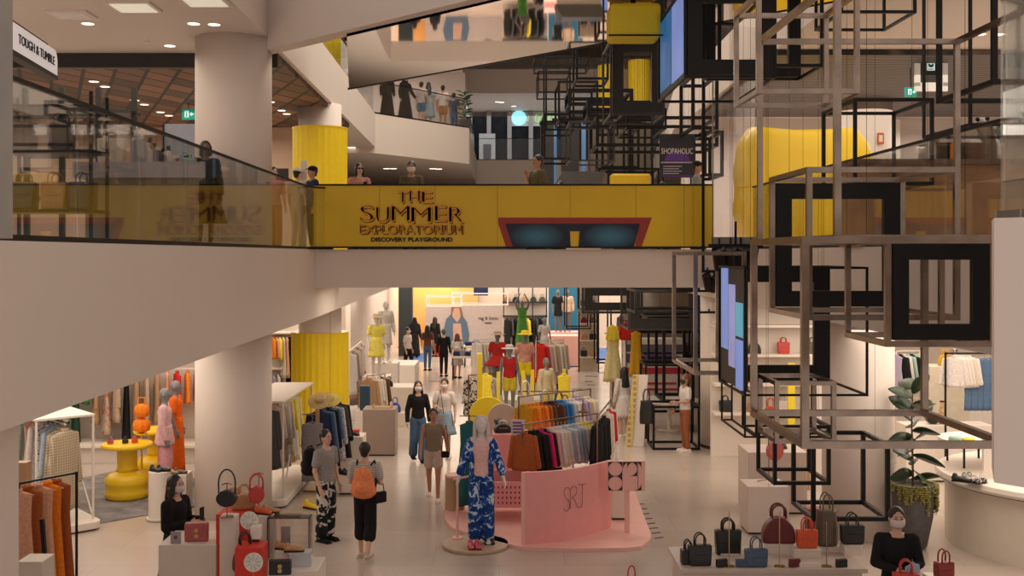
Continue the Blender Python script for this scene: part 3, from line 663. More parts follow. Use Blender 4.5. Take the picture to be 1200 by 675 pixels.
person('person in olive top sitting behind the pink shop counter', XA(587, 19.0), 19.0, -.36, 60, 1.62, skin=skinB, hair='bun', top=C((.20, .15, .10)), sleeve='none', bottom=black, sit=True, armL='hold', armR='hold', mask=faceM['mask'], shoe=black)
# far group at the back of the ground floor
far = [('person in white shirt and black trousers striding left at the black column', 478, 438, 65, dict(top=wht, bottom=black, stride=.2, mask=faceM['mask'], hair='short')),
       ('person in a long black robe beside the dark column', 486, 419, 180, dict(dress=black, dlen=.08, dflare=.08, sleeve='long', hair='veil', hairm=black, top=black)),
       ('person in brown top and jeans with long hair, back turned', 501, 434, 170, dict(top=C((.14, .05, .03)), bottom=denim, hair='long')),
       ('person all in black with cropped grey hair, back turned', 520, 441, 175, dict(top=black, bottom=black, sleeve='long', hair='short', hairm=M('hair_grey', (.12, .1, .09), .5))),
       ('person in black with long hair facing away, farther back in the group', 510, 418, 150, dict(top=black, bottom=black, hair='long', sleeve='long')),
       ('person with red-brown hair in white blouse and white skirt', 536, 443, 165, dict(top=wht, bottom=wht, bot='skirt', blen=.5, hair='long', hairm=hairR))]
for lab, px, py, f, kw in far:
    x, y = G(px, py); person(lab, x, y, 0, f, 1.62 if 'skirt' not in lab else 1.5, v=.014, shoe=black, **kw)
# second floor, on the bridge and the left promenade
B2 = 4.29
def onb(lab, px, Y, f, h, **kw): return person(lab, XA(px, Y), Y, B2, f, h, v=.010, shoe=black, **kw)
onb('person in red checked shirt and sunglasses looking at a phone on the bridge', 421, 20.0, 25, 1.60, hair='bob', top=patt('red_check', (.45, .03, .03), (.6, .45, .4), 'plaid', 12, .8), sleeve='short', bottom=denim, glasses=True, armL='phone', armR='phone')
onb('person in dark olive jacket and white mask on the bridge above the lettering', 482, 19.9, 0, 1.63, hair='short', skin=skinB, top=olive, sleeve='long', bottom=black, mask=faceM['mask'], armL='hold', armR='down')
onb('person in navy shirt and black cap looking left beside the yellow column', 366, 20.6, -60, 1.60, skin=skinB, top=navy, bottom=black, hair='short', hat=(black, 'cap'))
onb('person in pale cap turned away behind the glass corner', 349, 20.8, 150, 1.58, top=beige, bottom=beige, hair='short', hat=(wht, 'cap'))
onb('person in pink top behind the glass at the end of the left promenade', 321, 20.8, 30, 1.60, top=C((.6, .25, .22)), bottom=C((.45, .2, .1)), bot='wide', hair='short')
onb('person in olive T-shirt with a black shoulder strap looking left on the bridge', 630, 20.2, -62, 1.78, skin=skinB, top=olive, bottom=denim, hair='short', armR='strap')
onb('child-sized person in white shirt with black hair on the bridge', 656, 20.4, -40, 1.30, hair='bob', top=wht, bottom=denim)
onb('person with only dark curly hair showing above the banner', 776, 20.0, 180, 1.26, hair='bob', top=black, bottom=black)
onb('person in grey shirt and black cap walking right beside the acrylic screen', 817, 20.2, 75, 1.66, skin=skinB, top=C((.2, .21, .22)), bottom=black, hair='short', hat=(black, 'cap'))
def on3(lab, px, Y, f, **kw): return person(lab, XA(px, Y), Y, 8.8, f, 1.66, v=.014, shoe=black, **kw)
on3('left one of two people in long black robes on the third floor', 454, 36.6, 20, dress=black, dlen=.05, dflare=.14, top=black, sleeve='long', hair='veil', hairm=black)
on3('right one of two people in long black robes on the third floor, head scarf', 475, 37.4, 40, dress=black, dlen=.05, dflare=.16, top=black, sleeve='long', hair='veil', hairm=black, armL='out')
on3('person in pale shirt leaning on a companion on the third floor', 494, 38.8, 160, top=C((.5, .45, .42)), bottom=C((.08, .16, .25)), bot='shorts', hair='short')
on3('person with long hair in pale blue dress hugged by the companion', 502, 38.9, 190, top=C((.35, .4, .45)), bottom=C((.3, .38, .45)), bot='skirt', blen=.4, hair='long')
on3('person in white shirt with tan shorts and a shoulder bag on the third floor', 519, 39.6, 170, top=wht, bottom=C((.4, .2, .08)), bot='shorts', hair='short', skin=skinB)
on3('person in dark blue seen behind the glass right of the tan shorts', 532, 41.5, 150, top=C((.04, .08, .13)), bottom=denim, hair='short')
# bags carried by people
def backpack(lab, loc, rz, m, s=1.0, nm='backpack', sag=0):
    t = thing(nm, lab, 'bag', loc, rz)
    B = MB(); B.cap((0, 0, .10*s), (0, .02, .33*s), (.17*s, .10*s), (.11*s, .07*s)); remesh(B.build('body', m, t), .012)
    S = MB()
    for q in (-1, 1): S.tube([(q*.09*s, -.03, .42*s), (q*.11*s, -.13, .46*s), (q*.12*s, -.2, .3*s), (q*.13*s, -.08, .06*s)], .012, 8)
    S.build('strap', black, t)
    MB().ball((0, .09*s, .16*s), (.10*s, .06*s, .08*s), 12).build('pocket', m, t, smooth=True); return t
x, y = G(382, 634); backpack('black round rucksack worn by the person in floral trousers', (x-.24, y+.10, .93), radians(55), black, 1.05)
x, y = G(428, 655); backpack('orange drawstring rucksack on the back of the person in the striped shirt', (x+.0, y-.20, .87), radians(172), C((.75, .24, .10), 'cloth_coral'), 1.1)
def strapbag(lab, X, Y, z, m, rz=0, drop=.6, w=.2):
    t = thing('shoulder_bag', lab, 'bag', (X, Y, z), rz)
    MB().box(-w/2, -.04, 0, w/2, .04, w*.75).build('body', m, t, bevel=.015); MB().tube([(-w/2, 0, w*.7), (-w*.2, 0, w*.7+drop*.6), (w*.1, 0, w*.7+drop), (w/2, .02, w*.7)], .007, 6).build('strap', black, t)
x, y = G(428, 655); strapbag('black bag at the right hip of the person in the striped shirt', x+.2, y-.02, .78, black, .8, .28, .2)
strapbag('small black bag of the person in pale shorts', XA(522, 18), 17.95, .78, black, 0, .45, .14)
strapbag('small pale bag on the denim skirt of the masked person', XA(515, 21.7), 21.75, .82, greyc, 0, .5, .16)
x, y = G(536, 443); backpack('pale backpack on the person with red-brown hair', (x, y-.22, .9), radians(165), wht, .9)
x, y = G(514, 430); t = thing('shopping_bag', 'red shopping bag held in the far group', 'bag', (x+.05, y-.4, .45)); MB().box(-.17, -.05, 0, .17, .05, .42).build('body', redm, t); MB().tube([(-.08, 0, .42), (-.06, 0, .56), (.06, 0, .56), (.08, 0, .42)], .008).build('handle', redm, t)
for X, Y, z, f, l in ((XA(206, 12.4), 12.4, 1.14, 70, 'phone in the hands of the person in black behind the plinth'), (XA(421, 20), 20.0, B2+1.1, 25, 'phone held by the person in the red checked shirt')):
    R = Matrix.Rotation(radians(f), 4, 'Z'); o = R @ Vector((0, -.36, 0))
    t = thing('phone', l, 'phone', (X+o.x, Y+o.y, z), radians(f)); MB().box(-.038, -.006, 0, .038, .006, .15).build('case', blackm, t, bevel=.004); MB().box(-.034, .006, .006, .034, .008, .144).build('screen', M('phone_glass', (.02, .03, .04), .1), t)

# ---- mannequins
mgrey = M('mannequin_grey', (.20, .20, .21), .3, .2, .04); mwhite = M('mannequin_white', (.62, .57, .54), .45, 0, .02); mbrown = M('mannequin_brown', (.16, .10, .07), .5)
def mann(lab, X, Y, z0, face, h=1.75, skin=mgrey, **kw):
    kw.setdefault('shoe', 'none'); kw.setdefault('hair', 'bald')
    return person(lab, X, Y, z0, face, h, skin=skin, nm='mannequin', cat='mannequin', eyes=False, **kw)
floral = patt('floral_blue', (.01, .04, .20), (.02, .10, .36), 'flower', 9, .50, (.50, .60, .72))
x, y = G(564, 640)
m_srt = mann('white mannequin in a blue floral shirt and trousers on the round wooden base', x, y, .05, 0, 1.80, mwhite, top=C((.72, .45, .42), 'cloth_pinktop'), sleeve='none', bottom=floral, bot='wide', blen=.03, wide=.0, slim=.88, armL=((.235, 0, 1.12), (.30, -.1, .90)), armR=((.235, 0, 1.12), (.30, -.1, .90)))
# its open shirt: two panels and sleeves over the pink top
for s in (-1, 1):
    T = MB(); T.cap((s*.125, .0, .86), (s*.12, .005, 1.35), (.045, .11), (.04, .085)); T.cap((s*.15, .005, 1.37), (s*.235, 0, 1.12), (.058, .062), (.055, .06)); T.cap((s*.235, 0, 1.12), (s*.28, -.07, .98), (.055, .06), (.06, .06)); T.cap((0, .09, .85), (0, .07, 1.34), (.14, .03), (.14, .03))
    remesh(T.build('open_shirt', floral, m_srt), .012)
L = MB(); L.cap((0, .04, 1.66), (0, .09, 1.30), (.10, .07), (.12, .04)); L.cap((-.085, 0, 1.60), (-.10, -.06, 1.28), .03, .025); L.cap((.085, 0, 1.60), (.10, -.06, 1.28), .03, .025)
remesh(L.build('head_scarf', C((.58, .5, .5), 'scarf'), m_srt), .012)
mann('grey-headed mannequin in a pink coat and pink fringed trousers', XA(193, 18.6), 18.6, .12, 100, 1.74, top=C((.66, .42, .42)), sleeve='long', dress=C((.66, .40, .42)), dlen=.75, dflare=.06, bottom=C((.70, .34, .38)), bot='wide', wide=.03, slim=1.1)
mann('grey-headed mannequin in a long orange dress just behind the pink one', XA(206, 19.3), 19.3, .15, 95, 1.76, top=C((.85, .35, .03)), dress=C((.78, .13, .01)), dlen=.12, dflare=.05)
mann('mannequin in a yellow dress and wide pale hat on a white plinth', XA(441, 28), 28, 1.0, 20, 1.60, mwhite, dress=C((.72, .62, .12)), dlen=.55, dflare=.1, top=C((.72, .62, .12)), hat=(C((.6, .5, .35)), 'brim'), v=.012)
mann('tall all-white mannequin in a long pale coat by the corridor wall', XA(452, 30), 30, 1.15, 30, 1.72, mwhite, top=C((.55, .5, .44)), sleeve='long', dress=C((.55, .5, .44)), dlen=.5, dflare=.04, v=.012)
mann('mannequin in a green dress with both arms raised at the back of the store', XA(612, 38), 38, .85, 0, 1.72, dress=C((.10, .32, .06)), dlen=.15, dflare=.1, top=C((.10, .32, .06)), sleeve='none', armL='up', armR='up', v=.014)
mann('brown mannequin in a black dress before the teal wall', XA(654, 42), 42, 1.15, 10, 1.65, mbrown, dress=black, top=black, dlen=.65, dflare=.03, v=.014)
mann('mannequin in a beige tweed jacket before the teal wall', XA(665, 42), 42, 1.15, -10, 1.65, mbrown, top=beige, dress=beige, dlen=.8, dflare=.03, sleeve='long', v=.014)
mann('grey mannequin in a white blouse at the back, behind the yellow hat', XA(638, 36), 36, .55, 20, 1.5, top=wht, bottom=wht, bot='skirt', v=.014)
mann('grey mannequin in a yellow sun hat and pink floral swimwear', XA(615, 27), 27, .55, 0, 1.68, top=patt('floral_pink', (.60, .25, .24), (.65, .45, .12), 'flower', 7, .55), sleeve='short', bottom=C((.75, .6, .02)), bot='shorts', hat=(C((.85, .66, .03)), 'brim'), v=.012)
mann('mannequin in a red vest with a white hat in the swimwear display', XA(597, 25.5), 25.5, .35, 10, 1.65, top=C((.42, .02, .02)), sleeve='none', bottom=C((.55, .45, .04)), bot='shorts', hat=(wht, 'brim'), v=.012)
mann('mannequin in a red dress and straw hat, left in the swimwear display', XA(583, 28), 28, .5, -20, 1.65, top=C((.42, .025, .02)), dress=C((.42, .025, .02)), dlen=.8, hat=(beige, 'brim'), v=.012)
mann('mannequin with pale hair scarf and open cream shirt in the swimwear display', XA(640, 25), 25, .15, 40, 1.62, top=C((.62, .52, .35)), sleeve='long', bottom=C((.7, .55, .1)), bot='shorts', v=.012)
mann('grey mannequin in white shirt on the right second floor behind glass', XA(1150, 14), 14, B2, 0, 1.7, top=wht, sleeve='short', bottom=C((.15, .38, .42)), v=.012)
mann('grey mannequin in teal swimwear on the right second floor behind glass', XA(1172, 14.3), 14.3, B2, 10, 1.7, top=C((.45, .42, .42)), bottom=C((.12, .35, .4)), v=.012)
mann('dark mannequin with a grey bag beside the wooden stand, right second floor', XA(1095, 15), 15, B2, 15, 1.66, mbrown, top=C((.25, .2, .18)), bottom=C((.2, .14, .1)), v=.012)
# ================================================================ CLOTHES, RACKS
def garment_proto(kind):
    rows = {'shirt': [(-.07, .06, .03), (-.11, .19, .035), (-.3, .20, .05), (-.5, .2, .05), (-.70, .22, .06)],
            'coat': [(-.07, .06, .035), (-.11, .21, .045), (-.35, .21, .06), (-.7, .22, .06), (-1.1, .26, .075)],
            'dress': [(-.07, .06, .03), (-.11, .17, .035), (-.4, .15, .045), (-.8, .21, .06), (-1.28, .26, .085)],
            'long': [(-.07, .06, .03), (-.11, .17, .035), (-.45, .16, .045), (-1.0, .20, .06), (-1.55, .24, .08)],
            'trousers': [(-.10, .17, .03), (-.14, .18, .04), (-.4, .19, .045), (-.8, .17, .04), (-1.1, .18, .045)],
            'skirt': [(-.10, .15, .03), (-.14, .16, .035), (-.4, .22, .055), (-.7, .27, .08)]}[kind]
    fine = []
    for a, b in zip(rows, rows[1:]):
        for k in range(4): q = k/4; fine.append([a[i]+(b[i]-a[i])*q for i in range(3)])
    fine.append(rows[-1]); z0 = rows[0][0]; zl = rows[-1][0]; B = MB(); n = 28; rg = []
    for z, a, b in fine:
        q = (z-z0)/(zl-z0); am = .35*q
        rg.append([(a*cos(2*pi*k/n)*(1+.03*q*sin(5*k)), b*sin(2*pi*k/n)*(1+am*sin(2*pi*k*5/n+q))+.01*q*sin(k*1.9), z+(.008*sin(k*1.3) if q == 1 else 0)) for k in range(n)])
    B.rings(rg)
    if kind in ('shirt', 'coat'):
        L = .5 if kind == 'shirt' else .62
        for s in (-1, 1): B.cap((s*.185, 0, -.14), (s*.255, .0, -.14-L), (.045, .04), (.05, .035), 12)
    if kind != 'trousers' and kind != 'skirt': B.lathe([(.062, -.085), (.066, -.04), (.055, -.04), (.05, -.085)], n=16, sy=.55)
    g = B.build('hanging_'+{'long': 'dress'}.get(kind, kind), whitem, smooth=True)
    g.data.materials[0] = whitem
    h = MB(); h.tube([(0, 0, -.08), (0, 0, -.02), (.02, 0, .01), (.0, 0, .03), (-.02, 0, .015)], .004, 6); h.tube([(-.19, 0, -.125), (0, 0, -.07), (.19, 0, -.125)], .007, 6)
    h.build('hanger', M('hanger_grey', (.5, .45, .4), .4, .3), g)
    return g
PROTO = {}; USED = set()
def garment(kind, m, lab, loc, rz, group=None, s=1.0):
    if kind not in PROTO: PROTO[kind] = garment_proto(kind)
    p = PROTO[kind]
    if kind in USED:
        g = p.copy(); COL.objects.link(g)
        for c in p.children: d = c.copy(); COL.objects.link(d); d.parent = g
    else: g = p; USED.add(kind)
    g.location = loc; g.rotation_euler.z = rz; g.scale = (s, s, s)
    g.material_slots[0].link = 'OBJECT'; g.material_slots[0].material = m
    return tag(g, lab, 'clothing', group)
CN = {}
def cc(name):
    """named garment colours"""
    T = {'black': (.012, .012, .013), 'white': (.66, .6, .56), 'cream': (.62, .53, .42), 'beige': (.48, .35, .25), 'camel': (.40, .24, .13), 'brown': (.12, .055, .03), 'pink': (.66, .36, .36),
         'peach': (.70, .38, .24), 'orange': (.78, .22, .02), 'red': (.55, .025, .02), 'magenta': (.60, .02, .16), 'yellow': (.78, .60, .05), 'pale yellow': (.72, .62, .30), 'green': (.04, .19, .06),
         'dark green': (.02, .06, .035), 'navy': (.02, .03, .09), 'denim blue': (.09, .15, .25), 'light blue': (.38, .46, .55), 'blue': (.03, .16, .42), 'grey': (.24, .22, .22), 'lilac': (.40, .33, .45),
         'dark grey': (.06, .06, .06), 'mint': (.35, .5, .42), 'rust': (.36, .10, .03), 'mustard': (.55, .30, .02), 'teal': (.02, .12, .13)}
    if name in T: return cloth(T[name], 'cloth_of_'+name.replace(' ', '_'))
    P = {'plaid': ('plaid_cloth', (.30, .22, .13), (.50, .42, .30), 'plaid', 9, .6), 'navy print': ('navyprint', (.05, .06, .14), (.5, .48, .5), 'spots', 30, .35),
         'striped green': ('stripegreen', (.03, .12, .05), (.5, .42, .3), 'stripe', 3.2, .55), 'floral': ('floralb', (.48, .38, .28), (.55, .12, .05), 'flower', 7, .56), 'zebra': ('zebra', (.02, .02, .02), (.6, .55, .5), 'flower', 10, .5),
         'leopard': ('leopard', (.25, .13, .06), (.55, .38, .2), 'spots', 26, .3), 'white print': ('whiteprint', (.62, .57, .52), (.2, .2, .25), 'flower', 9, .58), 'blue print': ('blueprint', (.04, .10, .3), (.55, .55, .6), 'flower', 8, .55)}
    a = P[name]; return patt(a[0], a[1], a[2], a[3], a[4], a[5])
def fill(P0, P1, items, where, group, s=1.0, yaw=0, skip=False):
    P0 = Vector(P0); P1 = Vector(P1); d = P1-P0; th = math.atan2(d.y, d.x)+pi/2+yaw; n = len(items)
    for i, it in enumerate(items):
        k, c = it.split(':'); p = P0+d*((i+.5)/n)
        nm = {'long': 'long dress'}.get(k, k)
        garment(k, cc(c), '%s %s, %s on %s' % (c, nm, ('last' if i == n-1 else ORD[i]+' from left' if d.x > 0 else ORD[i]+' from the front'), where), p, th+random.uniform(-.12, .12), group, s*random.uniform(.96, 1.03))
def rack(lab, P0, P1, zr, m=whitem, wheel=True, w=.022, base=None):
    P0 = Vector((P0[0], P0[1], 0)); P1 = Vector((P1[0], P1[1], 0)); c = (P0+P1)/2; L = (P1-P0).length/2; d = P1-P0
    t = thing('clothes_rack', lab, 'clothes rack', c, math.atan2(d.y, d.x))
    b = MB(); b.bar((-L, 0, zr), (L, 0, zr), w); b.build('rail', m, t)
    for s in (-1, 1): MB().bar((s*L, 0, .02), (s*L, 0, zr), w).build('post', m, t)
    b = MB()
    for s in (-1, 1): b.bar((s*L, -.25, .02), (s*L, .25, .02), w*1.2)
    b.build('foot', m, t); return t
def plinth(lab, X, Y, w, d, h, m=whitem, rz=0, z0=0, nm='display_plinth', bev=.008):
    t = thing(nm, lab, 'plinth', (X, Y, z0), rz)
    MB().box(-w/2, -d/2, .03, w/2, d/2, h).build('body', m, t, bevel=bev); MB().box(-w/2+.02, -d/2+.02, 0, w/2-.02, d/2-.02, .03).build('base', darkm, t); return t

# ---- left shop: rack on white rounded platform
def platform_rack(lab, P0, P1, wd, H, gl=None):
    P0 = Vector((P0[0], P0[1], 0)); P1 = Vector((P1[0], P1[1], 0)); c = (P0+P1)/2; L = (P1-P0).length/2; d = P1-P0; W = wd/2
    t = thing('rack_platform', lab, 'clothes rack', c, math.atan2(d.y, d.x)); r = .15
    pl = []
    for cx, cy, a in ((L-r, W-r, 0), (-L+r, W-r, 90), (-L+r, -W+r, 180), (L-r, -W+r, 270)): pl += arc(cx, cy, r, a, a+90, 6)
    MB().prism(pl, .025, .14).build('platform', whitem, t, bevel=.015)
    MB().prism([(x*.97, y*.94) for x, y in pl], 0, .025).build('base', darkm, t)
    for sx in (-1, 1):
        for sy in (-1, 1): MB().bar((sx*(L-.2), sy*(W-.08), .14), (sx*(L-.2), sy*(W-.08), H), .028).build('post', whitem, t)
    MB().box(-L+.18, -W+.06, H, L-.18, W-.06, H+.03).build('top_shelf', whitem, t)
    MB().bar((-L+.2, 0, H-.09), (L-.2, 0, H-.09), .022).build('rail', whitem, t)
    for s in (-1, 1): MB().bar((-L+.2, s*(W-.08), .16), (-L+.75, s*(W-.08), .75), .02).build('brace', whitem, t)
    return t
a = Vector((-6.42, 15.95, 0)); b = Vector((-8.3, 18.1, 0))
platform_rack('white platform rack with checked coats in the left shop, nearest the walkway', a, b, 1.0, 1.72)
d = (b-a).normalized()
fill(a+d*.12+Vector((0, 0, 1.62)), b-d*.35+Vector((0, 0, 1.60)), ['coat:plaid', 'coat:plaid', 'shirt:light blue', 'dress:light blue', 'long:navy print', 'coat:white', 'dress:peach', 'dress:pink', 'shirt:mint', 'coat:denim blue', 'shirt:grey', 'shirt:lilac'],
     'the white platform rack of checked coats', 'clothes on the nearest white platform rack', 1.2, .5)
a2 = Vector((-8.2, 16.6, 0)); b2 = Vector((-9.9, 18.6, 0)); d2 = (b2-a2).normalized()
rack('second white rack of denim shirts behind the nearest platform rack', a2, b2, 1.62)
fill(a2+d2*.1+Vector((0, 0, 1.6)), b2-d2*.1+Vector((0, 0, 1.6)), ['shirt:denim blue', 'coat:grey', 'shirt:pink', 'shirt:green', 'shirt:light blue', 'dress:lilac', 'coat:denim blue'], 'the second white rack at the far left', 'clothes on the second white rack', 1.05, .4)
# back wall rail
t = thing('clothes_rail', 'long clothes rail on the back wall of the left shop', 'clothes rail', (-8.3, 21.85, 0)); MB().bar((-3.6, 0, 1.86), (2.9, 0, 1.86), .03).build('rail', whitem, t)
b = MB()
for q in (-3.5, -1.4, .8, 2.8): b.bar((q, 0, 1.86), (q, .44, 1.86), .025)
b.build('bracket', whitem, t)
fill((-11.7, 21.85, 1.85), (-5.45, 21.85, 1.85), ['dress:brown', 'shirt:orange', 'dress:peach', 'coat:leopard', 'dress:camel', 'coat:pink', 'coat:beige', 'long:brown', 'coat:peach', 'dress:beige', 'long:black', 'long:black', 'long:dark green', 'coat:striped green', 'long:dark green', 'shirt:green', 'coat:camel', 'dress:floral', 'coat:beige',
     'long:black', 'coat:camel', 'coat:beige', 'coat:camel', 'dress:peach', 'shirt:red', 'shirt:orange', 'shirt:pink', 'long:yellow', 'dress:floral', 'coat:beige'][:30], 'the back wall rail, left shop', 'clothes on the back wall rail', 1.0, .5)
fill((-8.9, 22.05, 2.95), (-5.45, 22.05, 2.95), ['shirt:blue print', 'shirt:navy', 'coat:white', 'shirt:denim blue', 'shirt:white print', 'shirt:navy print', 'shirt:blue print', 'shirt:light blue'], 'the high upper rail, left shop', 'clothes on the upper wall rail', 1.0, .5)
t = thing('clothes_rail', 'upper clothes rail high on the back wall of the left shop', 'clothes rail', (-7.2, 22.05, 0)); MB().bar((-1.8, 0, 2.96), (1.8, 0, 2.96), .03).build('rail', whitem, t)
t = thing('display_shelf', 'long low white shelf under the back wall clothes', 'shelf', (-7.6, 21.7, .32)); MB().box(-2.6, -.35, 0, 2.3, .5, .05).build('board', whitem, t)
MB().box(-2.5, -.2, -.32, 2.2, .5, -.0).build('base', whitem, t)
struct(MB().prism([(-8.7, 18.6), (-6.3, 16.55), (-4.9, 17.9), (-5.2, 19.4), (-7.0, 21.3)], 0, .012).build('trim_4', M('grey_carpet', (.19, .175, .17), .95, 0, .35, 0, 3)))
# yellow spool tables
def spool(lab, X, Y, s=1.0):
    t = thing('display_table', lab, 'table', (X, Y, .012)); t.scale = (s, s, s)
    MB().lathe([(.34, 0), (.37, .03), (.37, .12), (.345, .18), (.37, .24), (.37, .34), (.30, .42), (.19, .46)], n=40).build('base', yellowp, t, smooth=True)
    MB().lathe([(.19, .45), (.17, .52), (.17, .80), (.2, .86)], n=32).build('stem', yellowp, t, smooth=True)
    MB().lathe([(.2, .85), (.42, .87), (.43, .9), (.42, .93), (.0, .935)], n=40).build('tabletop', yellowp, t, smooth=False)
x, y = XA(149, 18.4), 18.4
spool('yellow spool-shaped display table, the nearer and left one', x, y); spool('second yellow spool-shaped display table behind the nearer one', XA(184, 19.9), 19.9)
def puff(lab, loc, m, s=1):
    t = thing('puffy_bag', lab, 'bag', loc)
    for k, z in ((1, .0), (.85, .26)):
        n = 24; MB().rings([[(k*r*(1+.12*sin(8*2*pi*i/n))*cos(2*pi*i/n)*.14*s, k*r*(1+.12*sin(8*2*pi*i/n))*sin(2*pi*i/n)*.14*s, (z+h)*s) for i in range(n)] for r, h in ((.3, 0), (.9, .04), (1, .12), (.9, .21), (.35, .25))]).build('pleated_body', m, t, smooth=True)
    MB().tube([(-.06, 0, .5*s), (-.05, 0, .62*s), (.05, 0, .62*s), (.06, 0, .5*s)], .012).build('handle', m, t); return t
t = thing('display_stand', 'slim yellow stand holding the orange pleated bag', 'stand', (XA(166, 18.9), 18.9, .012)); MB().tube([(0, 0, 0), (0, 0, 1.0)], .02).build('pole', yellowp, t); MB().lathe([(.14, 0), (.14, .02), (.03, .03)]).build('foot', yellowp, t); MB().lathe([(.1, 1.0), (.1, 1.02)]).build('plate', yellowp, t)
puff('orange pleated puffy bag beside the yellow tables', (XA(166, 18.9), 18.9, 1.04), cc('orange'), 1.0)

# ================================================================ BAGS AND SHOES
goldm = M('gold_metal', (.55, .38, .15), .3, 1, .05)
def leather(c): return M('leather_%02x%02x%02x' % tuple(int(min(1, q)*255) for q in c), c, .38, 0, .12, 0, 20)
def bag(lab, loc, rz, w, h, d, m, kind='tote', handle=.2, clasp=None, s=1.0, two=True, hm=None, nm='handbag', grp=None):
    t = thing(nm, lab, 'bag', loc, rz, grp); t.scale = (s, s, s); hm = hm or m
    B = MB(); W, D = w/2, d/2
    if kind == 'tote': B.rings([[(-W*k, -D*j, z), (W*k, -D*j, z), (W*k, D*j, z), (-W*k, D*j, z)] for k, j, z in ((.88, 1, 0), (.92, 1.0, h*.3), (1, .75, h))])
    elif kind == 'box': B.box(-W, -D, 0, W, D, h)
    elif kind == 'dome':
        pts = [(-W, 0), (W, 0)]+[(W*cos(a), h*.25+h*.75*sin(a)) for a in [pi*i/16 for i in range(17)]]
        B.prismy(pts, -D, D)
    elif kind == 'round':
        pts = [(W*cos(a), h/2+h/2*sin(a)) for a in [2*pi*i/28 for i in range(28)]]; B.prismy(pts, -D, D)
    elif kind == 'bucket':
        n = 28; B.rings([[(W*k*(1+.04*q*sin(6*2*pi*i/n))*cos(2*pi*i/n), D*k*(1+.1*q*sin(5*2*pi*i/n))*sin(2*pi*i/n), z) for i in range(n)] for k, z, q in ((.95, 0, 0), (1, .04, .2), (1.0, h*.5, .5), (.85, h*.9, 1), (.9, h, 1.5))])
    bd = B.build('body', m, t, bevel=min(.02, d*.15), smooth=(kind in ('bucket',)))
    if handle:
        for y in ((-D*.6, D*.6) if two else (0,)):
            hw = W*.42 if kind != 'round' else W*.8; zt = h*.98 if kind != 'round' else h*.75
            pts = [(-hw, y, zt)]+[(-hw*cos(a)*1.02, y, zt+handle*.45+handle*.55*sin(a)) for a in [pi*i/10 for i in range(11)]]+[(hw, y, zt)]
            MB().tube(pts, .0085+.004*(w > .3), 8).build('handle', hm, t, smooth=True)
    if kind in ('tote', 'box', 'dome'):
        MB().box(-W*.5, -D-.004, h*.52, W*.5, -D+.01, h*.55).build('seam_strap', hm, bd)
    for i in range(clasp or 0):
        MB().rings([[(.022*cos(2*pi*k/16), y, h*(.62-.3*i)+.022*sin(2*pi*k/16)) for k in range(16)] for y in (-D-.012, -D+.002)]).build('clasp', goldm, bd)
    return t
def shoe(lab, loc, rz, m, s=1.0, heel=0, grp=None):
    t = thing('shoe', lab, 'shoe', loc, rz, grp); t.scale = (s, s, s)
    B = MB(); B.cap((0, .09, .045), (0, -.09, .03), (.038, .04), (.042, .024)); B.cap((0, .08, .05), (0, .085, .08), .032, .03); B.build('upper', m, t, smooth=True)
    B = MB(); B.cap((0, .09, .008), (0, -.10, .008), (.04, .01), (.044, .01)); B.box(-.03, .05, 0, .03, .12, .02+heel); B.build('sole', blackm, t)
def stand(lab, loc, h, m=chrome, plate=0):
    t = thing('bag_stand', lab, 'stand', loc); MB().tube([(0, 0, 0), (0, 0, h)], .006, 8).build('rod', m, t); MB().lathe([(.07, 0), (.07, .008), (.0, .012)]).build('foot', m, t)
    MB().tube([(-.05, 0, h-.015), (0, 0, h), (.05, 0, h-.015)], .006, 8).build('hook', m, t)
LB = leather((.012, .012, .012)); LR = leather((.48, .04, .03)); LT = leather((.45, .24, .10)); LP = leather((.42, .10, .10)); LN = leather((.05, .085, .15)); LG = leather((.12, .09, .06)); LM = leather((.13, .015, .015)); LO = leather((.62, .09, .03))
# lower left handbag display
# plinth (193-255)
pX, pY = XA(226, 11.5), 11.5
plinth('wide white plinth with a dusky red bag on it, bottom left', XA(224, 11.6), 11.75, .62, .6, 1.08)
bag('dusky red handbag with two gold discs on the white plinth', (XA(230, 11.6), 11.62, 1.08), .15, .25, .20, .10, LP, 'box', 0, 2); 
t = thing('display_card', 'small grey card holder with a printed symbol beside the dusky red bag', 'sign', (XA(206, 11.5), 11.5, 1.08)); MB().box(-.055, -.005, 0, .055, .005, .13).build('card', M('card_grey', (.35, .31, .33), .3), t)
MB().rings([[(.02*cos(2*pi*k/16), y, .07+.02*sin(2*pi*k/16)) for k in range(16)] for y in (-.008, -.005)]).build('printed_ring', M('card_dark', (.12, .08, .08), .5), t)
plinth('slim tall white plinth under the round black bag', XA(266, 11.0), 11.1, .165, .17, 1.49)
stand('thin stand holding the round black bag', (XA(266, 11), 11.0, 1.49), .35)
bag('round black handbag with a long thin handle on the slim white plinth', (XA(266.5, 10.9), 10.88, ZA(593, 10.9)), 0, .21, .17, .09, LB, 'round', .25, 0, two=False)
